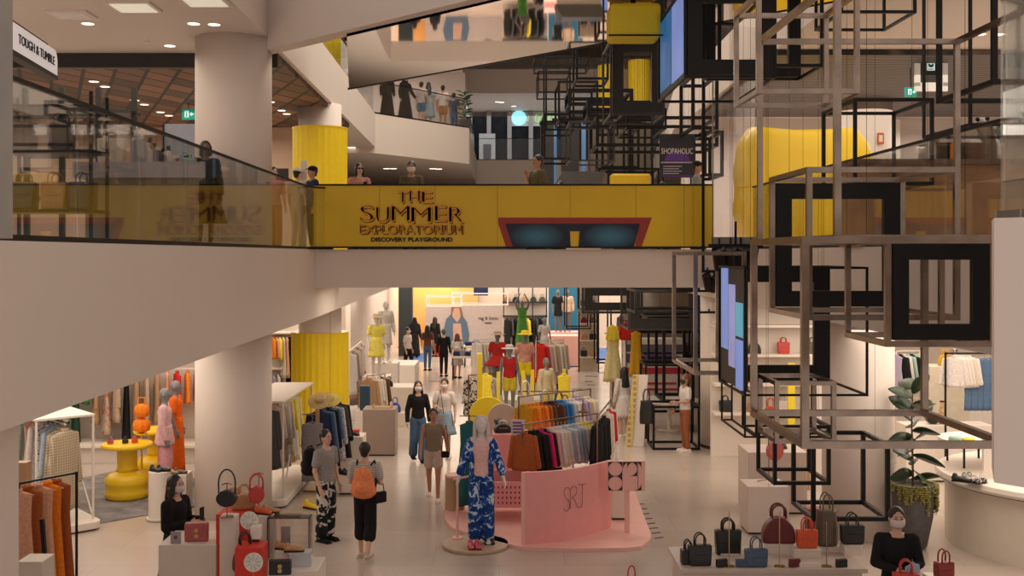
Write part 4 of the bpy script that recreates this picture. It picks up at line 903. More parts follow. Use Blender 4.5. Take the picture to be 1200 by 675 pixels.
# red cubes
def redcube(lab, x0, x1, ytop, Y, h, m=redm): X0, X1 = XA(x0, Y), XA(x1, Y); return plinth(lab, (X0+X1)/2, Y+(X1-X0)/2, X1-X0, X1-X0, ZA(ytop, Y) if h is None else h, m, bev=.004)
redcube('red display block behind the slim white plinth', 253, 300, 603, 11.5, None)
redcube('lower red display block in front carrying a round tag', 275, 307, 642, 10.6, None)
for px, py, Y, l in ((292, 610, 10.9, 'upper'), (297, 659, 10.3, 'lower')):
    t = thing('round_sign', l+' round white tag with faint green lettering on a rod by the red blocks', 'sign', WP(px, py, Y)); r = .092
    MB().rings([[(r*cos(2*pi*k/32), yy, r*sin(2*pi*k/32)) for k in range(32)] for yy in (-.006, .006)]).build('disc', M('tag_white', (.72, .68, .62), .5), t)
    g = MB()
    for k in range(9): a = 2*pi*k/9; g.bar((.03*cos(a), -.008, .03*sin(a)), (.075*cos(a+.2), -.008, .075*sin(a+.2)), .006)
    g.build('lettering', M('tag_green', (.35, .45, .36), .5), t); MB().tube([(0, .0, -r), (0, 0, -.35)], .005, 6).build('rod', goldm, t)
bag('tan rounded handbag on the red block', (XA(286, 11.75), 11.75, ZA(603, 11.5)), .2, .26, .17, .10, LT, 'dome', .10, 0); bag('pale brown bucket bag leaning behind the tan one', (XA(276, 12.0), 12.0, ZA(603, 11.5)), -.2, .16, .19, .12, leather((.52, .33, .16)), 'bucket', 0)
bag('black handbag with a wide loop handle on the lower red block', (XA(287, 10.75), 10.75, ZA(642, 10.6)-.26), .5, .24, .24, .10, LB, 'dome', .14, 0)
plinth('white plinth in front of the column with red shoes on it', XA(311, 11.3), 11.4, .17, .2, ZA(604, 11.3)); shoe('orange-red flat shoe on the white plinth by the column, left one', (XA(308, 11.3), 11.35, ZA(604, 11.3)), 1.2, LO, .85); shoe('tan flat shoe on the white plinth by the column, right one', (XA(315, 11.3), 11.42, ZA(604, 11.3)), 1.4, LT, .85)
stand('thin stand holding the braided red bag', (XA(302, 11.6), 11.65, ZA(604, 11.3)), .38)
bag('braided red handbag hanging high beside the column', (XA(303, 11.6), 11.5, ZA(587, 11.6)), .25, .17, .19, .09, LR, 'round', .17, 0, two=True)
bx = plinth('small white box between the two round tags', XA(299, 10.8), 10.85, .10, .12, .16, whitem, 0, ZA(642, 10.6)); 
# low table
plinth('low white display table with black clutch and tan shoes', XA(338, 10.9), 11.1, .62, .5, ZA(667, 10.9))
bag('black square clutch with two gold discs, bottom left display', (XA(328, 10.7), 10.72, ZA(667, 10.9)), .08, .22, .15, .07, LB, 'box', 0, 2)
bz = ZA(667, 10.9)
t = thing('gift_box', 'pale blue-grey cardboard box behind the black clutch', 'box', (XA(352, 11.05), 11.05, bz), .1); MB().box(-.11, -.08, 0, .11, .08, .13).build('box_body', M('box_pale', (.46, .47, .50), .6), t, bevel=.004); MB().box(-.114, -.084, .13, .114, .084, .145).build('lid', M('box_pale2', (.5, .5, .53), .6), t)
shoe('tan ankle boot lying behind the black clutch, left one', (XA(333, 11.1), 11.15, bz+.13), 1.3, LT, .9); shoe('tan flat shoe on the pale box', (XA(346, 11.05), 11.02, bz+.145), 1.7, LT, .9)
t = thing('shoe_block', 'small white block under the tan boot', 'block', (XA(333, 11.1), 11.15, bz)); MB().box(-.09, -.07, 0, .09, .07, .13).build('body', whitem, t)
t = thing('acrylic_box', 'clear acrylic cover over a framed card on the low table', 'display case', (XA(340, 11.3), 11.3, bz)); W = .22
b = MB(); 
for q in ((-W, -.12, 0, W, -.115, .45), (-W, .115, 0, W, .12, .45), (-W, -.12, 0, -W+.005, .12, .45), (W-.005, -.12, 0, W, .12, .45), (-W, -.12, .445, W, .12, .45)): b.box(*q)
b.build('cover', acryl, t)
t = thing('picture_card', 'small grey framed card inside the acrylic cover', 'sign', (XA(334, 11.33), 11.36, bz+.2)); MB().box(-.05, 0, -.2, .05, .01, .12).build('card', M('card_grey'), t)

# orange garments at the very left, near
t = thing('wooden_block', 'small pale wooden block at the left edge above the orange dresses', 'block', (XA(27, 12.6), 12.6, 0)); MB().box(-.07, -.07, 0, .07, .07, ZA(541, 12.6)).build('body', wood, t)
rack('black rack of orange dresses at the left edge', (XA(22, 12.0), 12.0), (XA(47, 11.6), 12.6), 1.62, blackm)
fill((XA(16, 12.0), 11.95, 1.6), (XA(46, 12.0), 12.6, 1.6), ['long:peach', 'long:rust', 'long:peach', 'long:orange', 'long:rust'], 'the black rack at the left edge', 'dresses on the black rack at the left edge', 1.0, .5)
t = thing('leaning_pole', 'black leaning pole at the left edge in front of the orange dresses', 'pole', (XA(60, 11.5), 11.5, 0)); MB().bar((0, 0, 0), (-.14, .1, 1.3), .04).build('pole', blackm, t); MB().box(-.05, -.05, 0, .05, .05, .03).build('foot', blackm, t)
plinth('low white plinth in the bottom left corner', XA(32, 10.7), 10.9, .26, .3, ZA(660, 10.7))
# shoes on white plinth beside the mannequins
t = thing('display_plinth', 'white round plinth with black sandals below the pink mannequin', 'plinth', (XA(187, 16.9), 16.9, .012)); MB().lathe([(.17, .03), (.17, .75)], n=32).build('body', whitem, t); MB().lathe([(.2, 0), (.2, .03)], n=32).build('base', whitem, t)
shoe('black sandal on the round white plinth, left one', (XA(183, 16.9), 16.88, .76), 1.0, LB, 1.0); shoe('black sandal on the round white plinth, right one', (XA(192, 16.9), 16.9, .76), 1.5, LB, 1.0)
plinth('lower white plinth with patterned sandals by the column', XA(207, 17.4), 17.5, .36, .36, .62); shoe('patterned sandal on the lower white plinth, left one', (XA(203, 17.4), 17.4, .62), 1.3, LT, .95); shoe('patterned sandal on the lower white plinth, right one', (XA(212, 17.4), 17.4, .62), 1.6, LG, .95)
for i, (px, m, l) in enumerate(((132, LP, 'dusky red small case on the nearer yellow table'), (148, LB, 'black small case on the nearer yellow table'), (158, LO, 'orange small case on the nearer yellow table'))):
    bag(l, (XA(px, 18.4), 18.3+.05*i, .95), .4*i, .10, .07, .06, m, 'box', .04, 0, nm='small_case')
# ---- rack right of the big column
a = Vector((-3.95, 17.6, 0)); b = Vector((-3.93, 20.6, 0)); d = (b-a).normalized()
platform_rack('white platform rack of pale coats just right of the big left column', a, b, .85, 1.72)
fill(a+d*.35+Vector((0, 0, 1.6)), b-d*.35+Vector((0, 0, 1.6)), ['coat:dark grey', 'coat:dark grey', 'coat:beige', 'shirt:cream', 'coat:beige', 'coat:white', 'dress:cream', 'coat:cream', 'dress:pale yellow', 'shirt:yellow', 'dress:white', 'coat:pale yellow'], 'the white platform rack beside the big column', 'clothes on the platform rack beside the column', 1.0, .9)
# shelf of clothes left of the yellow column
t = thing('display_shelf', 'white shelving of small goods left of the yellow column', 'shelf', (XA(330, 27.2), 27.2, 0))
b = MB(); b.box(-.9, 0, 0, .5, .05, 2.45); b.build('back_panel', whitem, t)
for z in (.5, 1.3, 2.2): MB().box(-.9, -.4, z, .5, 0, z+.04).build('shelf_board', whitem, t)
fill((XA(315, 26.6), 26.9, 2.15), (XA(343, 26.6), 26.9, 2.15), ['shirt:orange', 'shirt:peach', 'shirt:yellow', 'dress:white', 'dress:peach', 'long:black', 'dress:pink'], 'the rail left of the yellow column', 'clothes left of the yellow column', .85, .5)
fill((XA(315, 26.6), 26.85, 1.2), (XA(343, 26.6), 26.85, 1.2), ['shirt:lilac', 'shirt:white', 'shirt:grey', 'trousers:black', 'shirt:white'], 'the lower rail left of the yellow column', 'clothes on the lower rail left of the yellow column', .8, .5)
for i, (px, m, l, k) in enumerate(((331, LB, 'black', 'dome'), (336, whitem, 'white', 'dome'), (324, yellowp, 'yellow', 'round'), (342, LB, 'tall black', 'box'))): bag(l+' bag on top of the shelving left of the yellow column', (XA(px, 27), 27.0, 2.45 if i != 9 else 0), 0, .28, .22, .12, m, k, .08, 0)
# hat rack before the yellow column
rack('chrome rack of dark jackets topped with straw hats before the yellow column', (XA(372, 18.8), 18.8), (XA(398, 20.0), 20.0), 1.5, chrome)
fill((XA(372, 18.8), 18.8, 1.48), (XA(398, 20.0), 20.0, 1.48), ['coat:navy', 'coat:denim blue', 'coat:black', 'shirt:denim blue', 'coat:navy print', 'shirt:dark grey', 'coat:black'], 'the chrome rack topped with straw hats', 'jackets on the hat rack', 1.0, .5)
garment('trousers', cc('grey'), 'long grey trousers hanging at the left of the hat rack', (XA(366, 18.6), 18.6, 1.35), .3)
t = thing('post_with_arm', 'pale wooden post carrying the grey trousers', 'stand', (XA(372, 18.65), 18.65, 0)); MB().box(-.03, -.03, 0, .03, .03, 1.5).build('post', wood, t); MB().bar((0, 0, 1.4), (-.25, 0, 1.4), .02).build('arm', chrome, t)
def hat(lab, loc, m, tilt=.3, s=1.0):
    o = MB().lathe([(.21, 0), (.215, .008), (.10, .02), (.095, .09), (.07, .11), (.0, .112)], n=32).build('hat', m, None, smooth=False, loc=loc); o.rotation_euler.x = tilt; o.scale = (s, s, s); return tag(o, lab, 'hat')
straw = M('straw', (.55, .40, .18), .8, 0, .2, 0, 40)
hat('straw hat on top of the rack of dark jackets, left one', (XA(375, 18.9), 18.9, 1.60), straw, .6); hat('yellow-banded straw hat on the rack of dark jackets, right one', (XA(386, 19.3), 19.3, 1.56), M('straw_yellow', (.60, .48, .10), .8), .5)
t = thing('hat_peg', 'slim peg rod over the hat rack', 'rod', (XA(380, 19.1), 19.1, 1.5)); MB().tube([(-.1, 0, .0), (-.1, 0, .14)], .008).build('left_peg', chrome, t); MB().tube([(.08, .2, .0), (.08, .2, .1)], .008).build('right_peg', chrome, t)
t = thing('sale_sign', 'small red sign with white lettering hanging before the yellow column', 'sign', WP(387, 466.5, 23.5)); MB().box(-.09, -.01, -.10, .09, .01, .12).build('board', redm, t)
MB().box(-.06, -.013, .03, .06, -.01, .07).build('upper_bar', pinkl, t); MB().box(-.06, -.013, -.06, .06, -.01, .0).build('lower_bar', pinkl, t); MB().tube([(0, 0, .12), (0, 0, 2.0)], .004).build('cord', blackm, t)
# shoe steps
plinth('white stepped shoe plinth behind the walkers, upper step', XA(409, 20.4), 20.6, .55, .5, .72); plinth('white stepped shoe plinth behind the walkers, lower step', XA(409, 18.7), 18.8, .36, .34, .34)
for i in range(3):
    shoe('black sandal on the lower shoe step, %s' % ('left', 'middle', 'right')[i], (XA(402+i*6, 18.65), 18.7, .34), .9+.2*i, LB, 1.0); 
for i in range(2): shoe('black platform sandal in the second row of the shoe steps, %s one' % ('left', 'right')[i], (XA(405+i*9, 20.3), 20.5, .72), .9, LB, 1.0)
t = thing('display_block', 'red block with a yellow bag on the shoe plinth by the yellow column', 'block', (XA(411, 20.7), 20.75, .72)); MB().box(-.16, -.08, 0, .16, .08, .07).build('body', redm, t)
shoe('yellow shoe with a clear base on the floor left of the floral trousers', (XA(365, 17.6), 17.6, 0), 1.0, yellowp, 1.3)
# cabinets and plinths of the corridor
plinth('tall greige display cabinet in the walkway with a wooden tray top', XA(444, 22.2), 22.5, .68, .6, .97, M('greige_laminate', (.33, .25, .20), .45, 0, .03), nm='display_cabinet')
t = thing('tray', 'wooden tray on the greige cabinet', 'tray', (XA(448, 22.4), 22.5, .97)); MB().box(-.2, -.14, 0, .2, .14, .02).build('base', wood, t); MB().box(-.2, -.14, .02, -.18, .14, .06).build('left_rim', wood, t); MB().box(.18, -.14, .02, .2, .14, .06).build('right_rim', wood, t)
plinth('white plinth under the mannequin in yellow', XA(441, 28), 28.2, .7, .7, 1.0); plinth('white plinth under the tall all-white mannequin', XA(452, 30), 30.2, .7, .6, 1.15)
plinth('wide white plinth with white flat goods by the corridor wall', XA(466, 27), 27.3, .8, .9, .85)
plinth('long low white counter farther along the corridor wall', XA(470, 32), 33, .8, 1.6, .85)
bag('small black bag on the wide white plinth', (XA(455, 26.9), 27.0, .85), 0, .22, .18, .12, LB, 'dome', .07, 0)
bag('blue bag hanging in front of the wide white plinth', (XA(463, 26.2), 26.2, .32), 0, .28, .24, .12, leather((.04, .07, .40)), 'dome', .13, 0)
t = thing('low_block', 'low white block under the blue bag', 'block', (XA(463, 26.2), 26.2, 0)); MB().box(-.25, -.2, 0, .25, .2, .32).build('body', whitem, t)
rack('wooden-armed rack of cream clothes left of the wide white plinth', (XA(430, 25), 25), (XA(449, 25), 25.4), 1.35, wood)
fill((XA(431, 25), 25, 1.33), (XA(449, 25), 25.4, 1.33), ['coat:camel', 'coat:cream', 'shirt:white', 'coat:cream', 'shirt:brown', 'trousers:brown'], 'the wooden-armed rack in the corridor', 'clothes on the wooden-armed rack', .9, .5)
rack('white rack of pale clothes right of the yellow column', (XA(409, 27), 27), (XA(424, 30), 30), 1.75)
fill((XA(409, 27), 27, 1.73), (XA(423, 30), 30, 1.73), ['coat:white', 'coat:grey', 'dress:beige', 'coat:cream', 'long:grey', 'dress:pink', 'coat:white', 'dress:camel'], 'the white rack right of the yellow column', 'clothes on the rack right of the yellow column', 1.0, .9)
bag('dark blue bag on the floor block at the corridor start', (XA(428, 24.0), 24.0, .7), 0, .22, .55, .2, leather((.02, .05, .09)), 'box', 0)
t = thing('low_block', 'white block under the dark blue bag', 'block', (XA(428, 24.0), 24.0, 0)); MB().box(-.2, -.2, 0, .2, .2, .7).build('body', whitem, t)
# ================================================================ PINK POP-UP SHOP
def fl(px, py, z=0): Y = YG(py, z); return (XA(px, Y), Y)
pk = MB()
pp = [fl(*p) for p in ((520, 600), (521, 612), (530, 622), (560, 632), (590, 640), (612, 645), (670, 647), (735, 646), (752, 644), (762, 636), (763, 630), (748, 590), (738, 565), (640, 560), (560, 566), (530, 575))]
o = pk.prism(pp, 0, .05).build('pink_platform', pinkl); tag(o, 'low pink platform of the pink shop', 'platform')
t = thing('floor_marks', 'row of short black stripes on the floor at the right of the pink platform', 'floor marking', (XA(765, 16), 16, .0))
b = MB(); c0 = t.location
for i in range(8):
    x0, y0 = fl(746+i*3.0, 591+i*5.7); x1, y1 = fl(755+i*3.2, 590.5+i*5.6)
    b.prism([(x0-c0.x, y0-c0.y-.02), (x1-c0.x, y1-c0.y-.02), (x1-c0.x, y1-c0.y+.02), (x0-c0.x, y0-c0.y+.02)], .001, .004)
b.build('stripe', blackm, t)
# curved pink counter panel
A0 = Vector((XA(613, 15.25), 15.25)); A1 = Vector((XA(716, 16.2), 16.2))
t = thing('shop_counter', 'curved glossy pink counter with thin line lettering', 'counter', (A0.x, A0.y, .05))
n = 24; out = []; 
for i in range(n+1):
    q = i/n; p = A0.lerp(A1, q)-A0; p.y -= .42*sin(pi*q)*.55; out.append((p.x, p.y, q))
rg = []
for x, y, q in out:
    zt = 1.03-.01*q; rg.append([(x, y, 0), (x, y, zt), (x-.02, y+.05, zt), (x-.02, y+.05, 0)])
MB().rings(rg).build('curved_panel', pinkm, t, smooth=False)
MB().bar((out[0][0], out[0][1]+.02, 0), (out[0][0], out[0][1]+.02, 1.0), .05).build('edge_post', pinkl, t)
mid = out[13]; dx = out[16][0]-out[10][0]; dy = out[16][1]-out[10][1]; ang = math.atan2(dy, dx)
line = M('thin_line_brown', (.10, .03, .03), .5)

g = MB(); u = Vector((dx, dy, 0)).normalized(); nrm = Vector((u.y, -u.x, 0))
def on(px, pz): return Vector((mid[0], mid[1], .60))+u*px+Vector((0, 0, pz))+nrm*.02
Sx = [(-.02, .13), (-.05, .17), (-.10, .17), (-.135, .13), (-.13, .08), (-.09, .02), (-.04, -.02), (-.02, -.08), (-.03, -.13), (-.07, -.17), (-.11, -.16), (-.14, -.12)]
g.tube([on(x-.06, z) for x, z in Sx], .004, 6)
Rx = [(-.02, -.14), (-.02, .12), (.01, .165), (.06, .175), (.10, .15), (.11, .10), (.08, .04), (.03, .02), (.02, .02), (.06, -.02), (.11, -.12), (.14, -.15)]
g.tube([on(x-.05, z) for x, z in Rx], .004, 6)
g.tube([on(.09, .18), on(.24, .18)], .004, 6); g.tube([on(.165, .18), on(.165, -.11), on(.14, -.15), on(.11, -.15)], .004, 6)
g.build('line_lettering', line, t)
# sign board with geometric letters on its post
Y = 15.9; sx, sy = XA(711, Y), ZA(575, Y); W = XA(756, Y)-sx; H = ZA(540, Y)-sy
t = thing('shop_sign', 'pink sign with black geometric letter shapes on a pink post', 'sign', (sx+W/2, Y, .05))
MB().box(-W/2, -.03, sy-.05, W/2, .03, sy-.05+H).build('board', pinkl, t, bevel=.004)
MB().box(-.035+.02, .0, 0, .035+.02, .05, sy-.04).build('post', pinkl, t)
cz = sy-.05
def loc2(u, v): return (-W/2+.02+u*.11*1.05, cz+.03+v*.185)
def cornerbits(b, cx, cz_, s, which):
    for (qx, qz) in which:
        pts = [(cx+qx*s, cz_+qz*s)]+[(cx+qx*s*abs(cos(a)), cz_+qz*s*abs(sin(a))) for a in [pi/2*i/6 for i in range(7)]]
        MB().prismy(pts, -.036, -.029).build('letter_corner', ink, t)
s = H*.235
cornerbits(None, -W/2+s+.02, cz+H*.74, s, [(-1, 1), (1, 1), (-1, -1), (1, -1)]); cornerbits(None, -W/2+s+.02, cz+H*.26, s, [(-1, 1), (1, -1), (-1, -1), (1, 1)])
cornerbits(None, -W/2+3*s+.03, cz+H*.74, s, [(-1, 1), (1, 1), (1, -1)]); cornerbits(None, W/2-s-.06, cz+H*.26, s, [(1, -1)]); cornerbits(None, W/2-s-.06, cz+H*.74, s, [(-1, 1), (1, 1)])
MB().box(-W/2+4*s+.04, -.034, cz+.03, -W/2+4*s+.045, -.029, cz+H-.03).build('joint_line', ink, t)
plinth('small white shelf box under the pink sign', XA(727, 16.6), 16.8, .26, .3, .62, whitem, 0, .05)
shoe('red slipper on the white shelf box under the pink sign', (XA(722, 16.6), 16.7, .67), 1.3, LR, .9)
# pink ramp side and chest
t = thing('pink_chest', 'open pink perforated basket table with folded clothes', 'table', (XA(598, 17.0), 17.0, .05))
MB().box(-.5, -.45, .22, .28, .45, .26).build('bottom', pinkm, t)
b = MB(); b.box(-.5, -.47, .22, .28, -.44, .62); b.box(-.5, .44, .22, .28, .47, .62); b.box(-.53, -.47, .22, -.5, .47, .62); b.box(.28, -.47, .22, .31, .47, .62); b.build('side_panels', pinkm, t)
b = MB()
for i in range(11):
    for j in range(4): b.box(-.46+i*.065, -.474, .28+j*.08, -.44+i*.065, -.469, .315+j*.08)
b.build('holes', M('hole_dark', (.12, .02, .02), .6), t)
for sx_ in (-.48, .26):
    for sy_ in (-.42, .42): MB().bar((sx_, sy_, 0), (sx_, sy_, .22), .05).build('leg', pinkm, t)
for i, (c, l) in enumerate((('green', 'folded green top'), ('navy', 'folded navy top'), ('yellow', 'folded yellow top'), ('lilac', 'folded lilac top'))):
    o = MB().box(-.15, -.11, 0, .15, .11, .05).build('folded_shirt', cc(c), bevel=.02, loc=(XA(586+i*6, 17.0), 16.75+.18*i, .31+.002*i), rotz=.3*i-.4); tag(o, l+' in the pink perforated basket', 'clothing')
plinth('pink cash desk behind the basket with a card stand', XA(598, 18.6), 18.8, .62, .55, 1.02, pinkm, 0, .05, 'cash_desk')
t = thing('display_card', 'white and violet printed card stand on the pink cash desk', 'sign', (XA(607, 18.5), 18.5, 1.07)); MB().box(-.12, -.008, 0, .12, .008, .26).build('card', M('card_white', (.6, .55, .6), .5), t)
b = MB()
for k in range(4): b.box(-.09, -.012, .03+k*.055, .09-.03*(k % 2), -.008, .06+k*.055)
b.build('printed_bars', M('print_violet', (.12, .06, .25), .5), t)
bag('black and white bag on the pink cash desk', (XA(589, 18.6), 18.75, 1.07), .2, .3, .16, .16, LB, 'dome', .05, 0, hm=whitem)
t = thing('wooden_bin', 'plain wooden half-round bin at the left of the pink platform', 'bin', (XA(533, 17.4), 17.4, .05)); MB().lathe([(.16, 0), (.16, .55), (.15, .55), (.15, .02)], n=28).build('body', wood, t); MB().lathe([(.165, .53), (.165, .56)], n=28).build('rim', pinkl, t)
# round wooden base, pink pole, pink sandals, cardigan
o = MB().lathe([(.47, 0), (.48, .015), (.48, .04), (.47, .05)], (0, 0, 0), 48).build('round_pedestal', M('base_beige', (.45, .32, .22), .5), loc=(XA(557, 15.3), 15.35, 0)); tag(o, 'round beige base under the floral mannequin', 'base')
t = thing('pink_post', 'thin pink post with a foot beside the floral mannequin', 'post', (XA(536, 15.6), 15.6, .05)); MB().tube([(0, 0, 0), (0, 0, .3), (.0, 0, .86)], .018).build('pole', pinkl, t); MB().lathe([(.08, 0), (.08, .015)]).build('foot', pinkl, t); MB().bar((-.05, 0, .86), (.22, .05, .9), .025).build('arm', pinkl, t)
for i in range(2): shoe('pink sandal on the round base, %s one' % ('left', 'right')[i], (XA(552+i*8, 15.1), 15.06, .05), .15, leather((.62, .08, .14)), 1.0)
for i in range(2): shoe('black sandal on the round base behind the pink ones, %s one' % ('left', 'right')[i], (XA(571+i*6, 15.3), 15.32, .05), 0, LB, .9)
garment('long', cc('teal'), 'long dark green dress hanging behind the floral mannequin', (XA(550, 17.2), 17.2, 1.55), .1, None, .9)
t = thing('clothes_stand', 'slim stand holding the dark green dress', 'stand', (XA(550, 17.25), 17.3, .05)); MB().tube([(0, 0, 0), (0, 0, 1.55)], .012).build('pole', chrome, t); MB().bar((-.15, 0, 1.53), (.15, -.05, 1.53), .015).build('arm', chrome, t)
# chrome racks of the pink shop
rack('chrome rack of pastel shirts behind the curved pink counter', (XA(612, 16.9), 16.9), (XA(700, 18.1), 18.1), 1.50, chrome)
fill((XA(612, 16.9), 16.9, 1.42), (XA(697, 18.1), 18.1, 1.42), ['shirt:rust', 'shirt:black', 'shirt:black', 'shirt:black', 'shirt:magenta', 'shirt:black', 'shirt:pink', 'shirt:white', 'shirt:cream', 'shirt:white', 'shirt:light blue', 'shirt:white', 'shirt:light blue', 'shirt:light blue', 'shirt:white', 'shirt:pale yellow', 'shirt:yellow', 'shirt:pale yellow', 'shirt:cream', 'shirt:beige'],
     'the chrome rack behind the pink counter', 'shirts on the chrome rack of the pink shop', .95, .55)
rack('second chrome rack at the right with black and white coats, pink shop', (XA(700, 17.2), 17.2), (XA(716, 19.2), 19.2), 1.58, chrome)
fill((XA(700, 17.2), 17.2, 1.5), (XA(716, 19.2), 19.2, 1.5), ['shirt:black', 'coat:black', 'shirt:black', 'coat:black', 'coat:cream', 'coat:white', 'shirt:red', 'coat:white'], 'the right chrome rack of the pink shop', 'coats on the right chrome rack', .95, 1.2)
rack('chrome rack with star finials behind the pastel shirts', (XA(608, 19.3), 19.3), (XA(692, 20.4), 20.4), 1.62, chrome)
fill((XA(611, 19.3), 19.3, 1.52), (XA(690, 20.4), 20.4, 1.52), ['dress:mustard', 'shirt:orange', 'dress:mustard', 'shirt:orange', 'shirt:rust', 'shirt:brown', 'dress:black', 'shirt:brown', 'shirt:blue', 'shirt:blue', 'shirt:light blue', 'shirt:white', 'shirt:white', 'shirt:lilac', 'shirt:lilac', 'shirt:pale yellow', 'shirt:white'],
     'the chrome rack with star finials', 'clothes on the star-finial rack', 1.0, .7)
t = thing('star_finial', 'thin four-pointed metal star over the chrome racks', 'ornament', WP(683, 483, 19.6))
b = MB(); b.prismy([(0, .28), (.025, .025), (.13, 0), (.025, -.025), (0, -.14), (-.025, -.025), (-.13, 0), (-.025, .025)], -.006, .006); b.build('star', chrome, t); MB().tube([(0, 0, -.14), (0, 0, -.35)], .008).build('rod', chrome, t)
for i, (px, py) in enumerate(((698, 487), (710, 500))):
    t = thing('display_spike', ('left' if i == 0 else 'right')+' thin upright spike above the black and white coats', 'rod', WP(px, py, 18.6)); MB().tube([(0, 0, -.25), (0, 0, .1)], [.01, .003]).build('spike', chrome, t); MB().ball((0, 0, -.1), .02, 8).build('bead', goldm, t)
rack('tall chrome rail carrying shopper bags behind the star-finial rack', (XA(608, 20.8), 20.86), (XA(672, 20.8), 20.86), 1.52, chrome)
# bags hanging over the racks
for px, py, m, l, k in ((639, 498, M('silver_leather', (.35, .40, .45), .3, .4), 'silver-grey shopper bag with long straps over the star-finial rack', 'tote'), (655, 500, LB, 'black striped shopper bag over the star-finial rack', 'tote'), (662, 503, leather((.25, .12, .06)), 'brown shopper bag behind the black striped one', 'tote'), (616, 487, cc('cream'), 'cream shopper bag at the left of the star-finial rack', 'tote')):
    p = WP(px, py, 20.8); bag(l, p, .2, .34, .38, .1, m, k, .30, 0)
# ---- swimwear display beyond (yellow arches, mirror)
ym = M('yellow_board', (.82, .62, .02), .5, 0, .03)
def arch(lab, px, Y, w, h, m, th=.06, z0=0, rz=0):
    t = thing('arch_panel', lab, 'panel', (XA(px, Y), Y, z0), rz); pts = [(-w/2, 0), (w/2, 0)]+[(w/2*cos(a), h-w/2+w/2*sin(a)) for a in [pi*i/16 for i in range(17)]]
    MB().prismy(pts, -th/2, th/2).build('panel', m, t); MB().box(-w/2, -.12, 0, w/2, .12, .04).build('foot', m, t); return t
arch('yellow arch-topped panel left of the pale arch, pink shop back', 572, 20.8, .75, 1.42, ym); arch('pale arch-topped mirror panel behind the seated person', 589, 20.3, .56, 1.36, M('pale_arch', (.55, .47, .40), .35))
t = thing('yellow_post', 'slender yellow post at the left of the yellow arch', 'post', (XA(562, 21), 21, 0)); MB().box(-.05, -.05, 0, .05, .05, 2.25).build('post', ym, t); MB().box(-.1, -.1, 0, .1, .1, .03).build('foot', ym, t)
plinth('low yellow display box in the swimwear display, left', XA(572, 24), 24.2, 1.1, 1.0, .32, ym); plinth('yellow display box behind the shopper bags', XA(634, 23), 23.2, 1.2, 1.0, .75, ym); plinth('white display box under the mannequin in yellow sun hat', XA(615, 27), 27.2, 1.1, .9, .55); plinth('white display box under the mannequin in the red vest', XA(597, 25.5), 25.6, .8, .6, .35)
plinth('cream display box under the left red mannequin', XA(583, 28), 28.2, .8, .7, .5); plinth('cream low box under the mannequin in open cream shirt', XA(640, 25), 25.1, .8, .7, .15)
for i in range(4): t = thing('yellow_post', 'yellow post in the swimwear display, %s from the left' % ORD[i], 'post', (XA((584, 613, 624, 661)[i], 24.5+i*.2), 24.5+i*.2, 0)); MB().box(-.04, -.04, 0, .04, .04, 1.5).build('post', ym, t); MB().box(-.09, -.09, 0, .09, .09, .03).build('foot', ym, t)
rack('round-shouldered wooden rack of striped swimwear at the left', (XA(549, 26), 26), (XA(578, 26), 26.4), 1.25, M('dark_wood', (.14, .06, .03), .5))
fill((XA(550, 26), 26, 1.23), (XA(577, 26), 26.4, 1.23), ['coat:zebra', 'shirt:cream', 'coat:zebra', 'trousers:brown', 'shirt:white print', 'shirt:white'], 'the wooden rack of striped swimwear', 'swimwear on the wooden rack', .85, .4)
rack('white rack of off-white tops behind the striped swimwear', (XA(556, 31), 31), (XA(583, 31), 31.3), 1.72)
fill((XA(557, 31), 31, 1.7), (XA(582, 31), 31.3, 1.7), ['coat:white', 'shirt:cream', 'coat:cream', 'shirt:white', 'coat:white', 'shirt:cream', 'coat:zebra'], 'the white rack of off-white tops', 'tops on the white rack in mid floor', 1.0, .3)
rack('white rack of cream coats beside the red jackets', (XA(628, 30), 30), (XA(662, 30), 30.6), 1.75)
fill((XA(629, 30), 30, 1.72), (XA(661, 30), 30.6, 1.72), ['coat:red', 'coat:red', 'coat:pink', 'coat:cream', 'coat:beige', 'coat:white', 'coat:cream', 'coat:beige'], 'the white rack of cream coats', 'coats on the rack of cream coats', 1.05, .3)
garment('dress', cc('yellow'), 'yellow dress hung in the right of the swimwear display', (XA(661, 24.5), 24.5, 1.5), .2, None, .9); garment('dress', cc('yellow'), 'yellow dress hung in the left of the swimwear display', (XA(569, 24.4), 24.1, 1.55), .1, None, .9)
t = thing('clothes_stand', 'thin stand holding the left yellow dress', 'stand', (XA(569, 24.4), 24.2, .32)); MB().tube([(0, 0, 0), (0, 0, 1.24)], .012).build('pole', chrome, t); MB().lathe([(.12, 0), (.12, .02)]).build('foot', chrome, t)

# ---- back of the ground floor
Yb = 48.4
t = thing('partition_wall', 'grey partition with a fashion picture and lettering at the back of the store', 'partition', (XA(550, Yb), Yb, 0)); W = XA(603, Yb)-XA(500, Yb)
MB().box(-W/2, 0, 0, W/2, .15, ZA(358, Yb)).build('panel', M('partition_grey', (.45, .40, .39), .6), t)
text('lettering', 'rag & bone', ink, t, (XA(572, Yb)-XA(550, Yb), -.02, ZA(373, Yb)), .20, width=XA(583, Yb)-XA(560, Yb)); 
MB().box(XA(568, Yb)-XA(550, Yb), -.03, ZA(379, Yb), XA(576, Yb)-XA(550, Yb), -.01, ZA(378, Yb)).build('small_line', ink, t)
def pp2(pts): return [(XA(x, Yb)-XA(550, Yb), ZA(y, Yb)) for x, y in pts]
MB().prismy(pp2([(523, 374), (529, 368), (540, 368), (547, 377), (550, 392), (548, 406), (523, 406), (519, 390)]), -.03, -.002).build('picture_jacket', C((.10, .16, .24)), t)
MB().prismy(pp2([(531, 360), (538, 360), (540, 371), (536, 378), (530, 371)]), -.04, -.03).build('picture_face', M('poster_skin', (.5, .33, .26), .6), t)
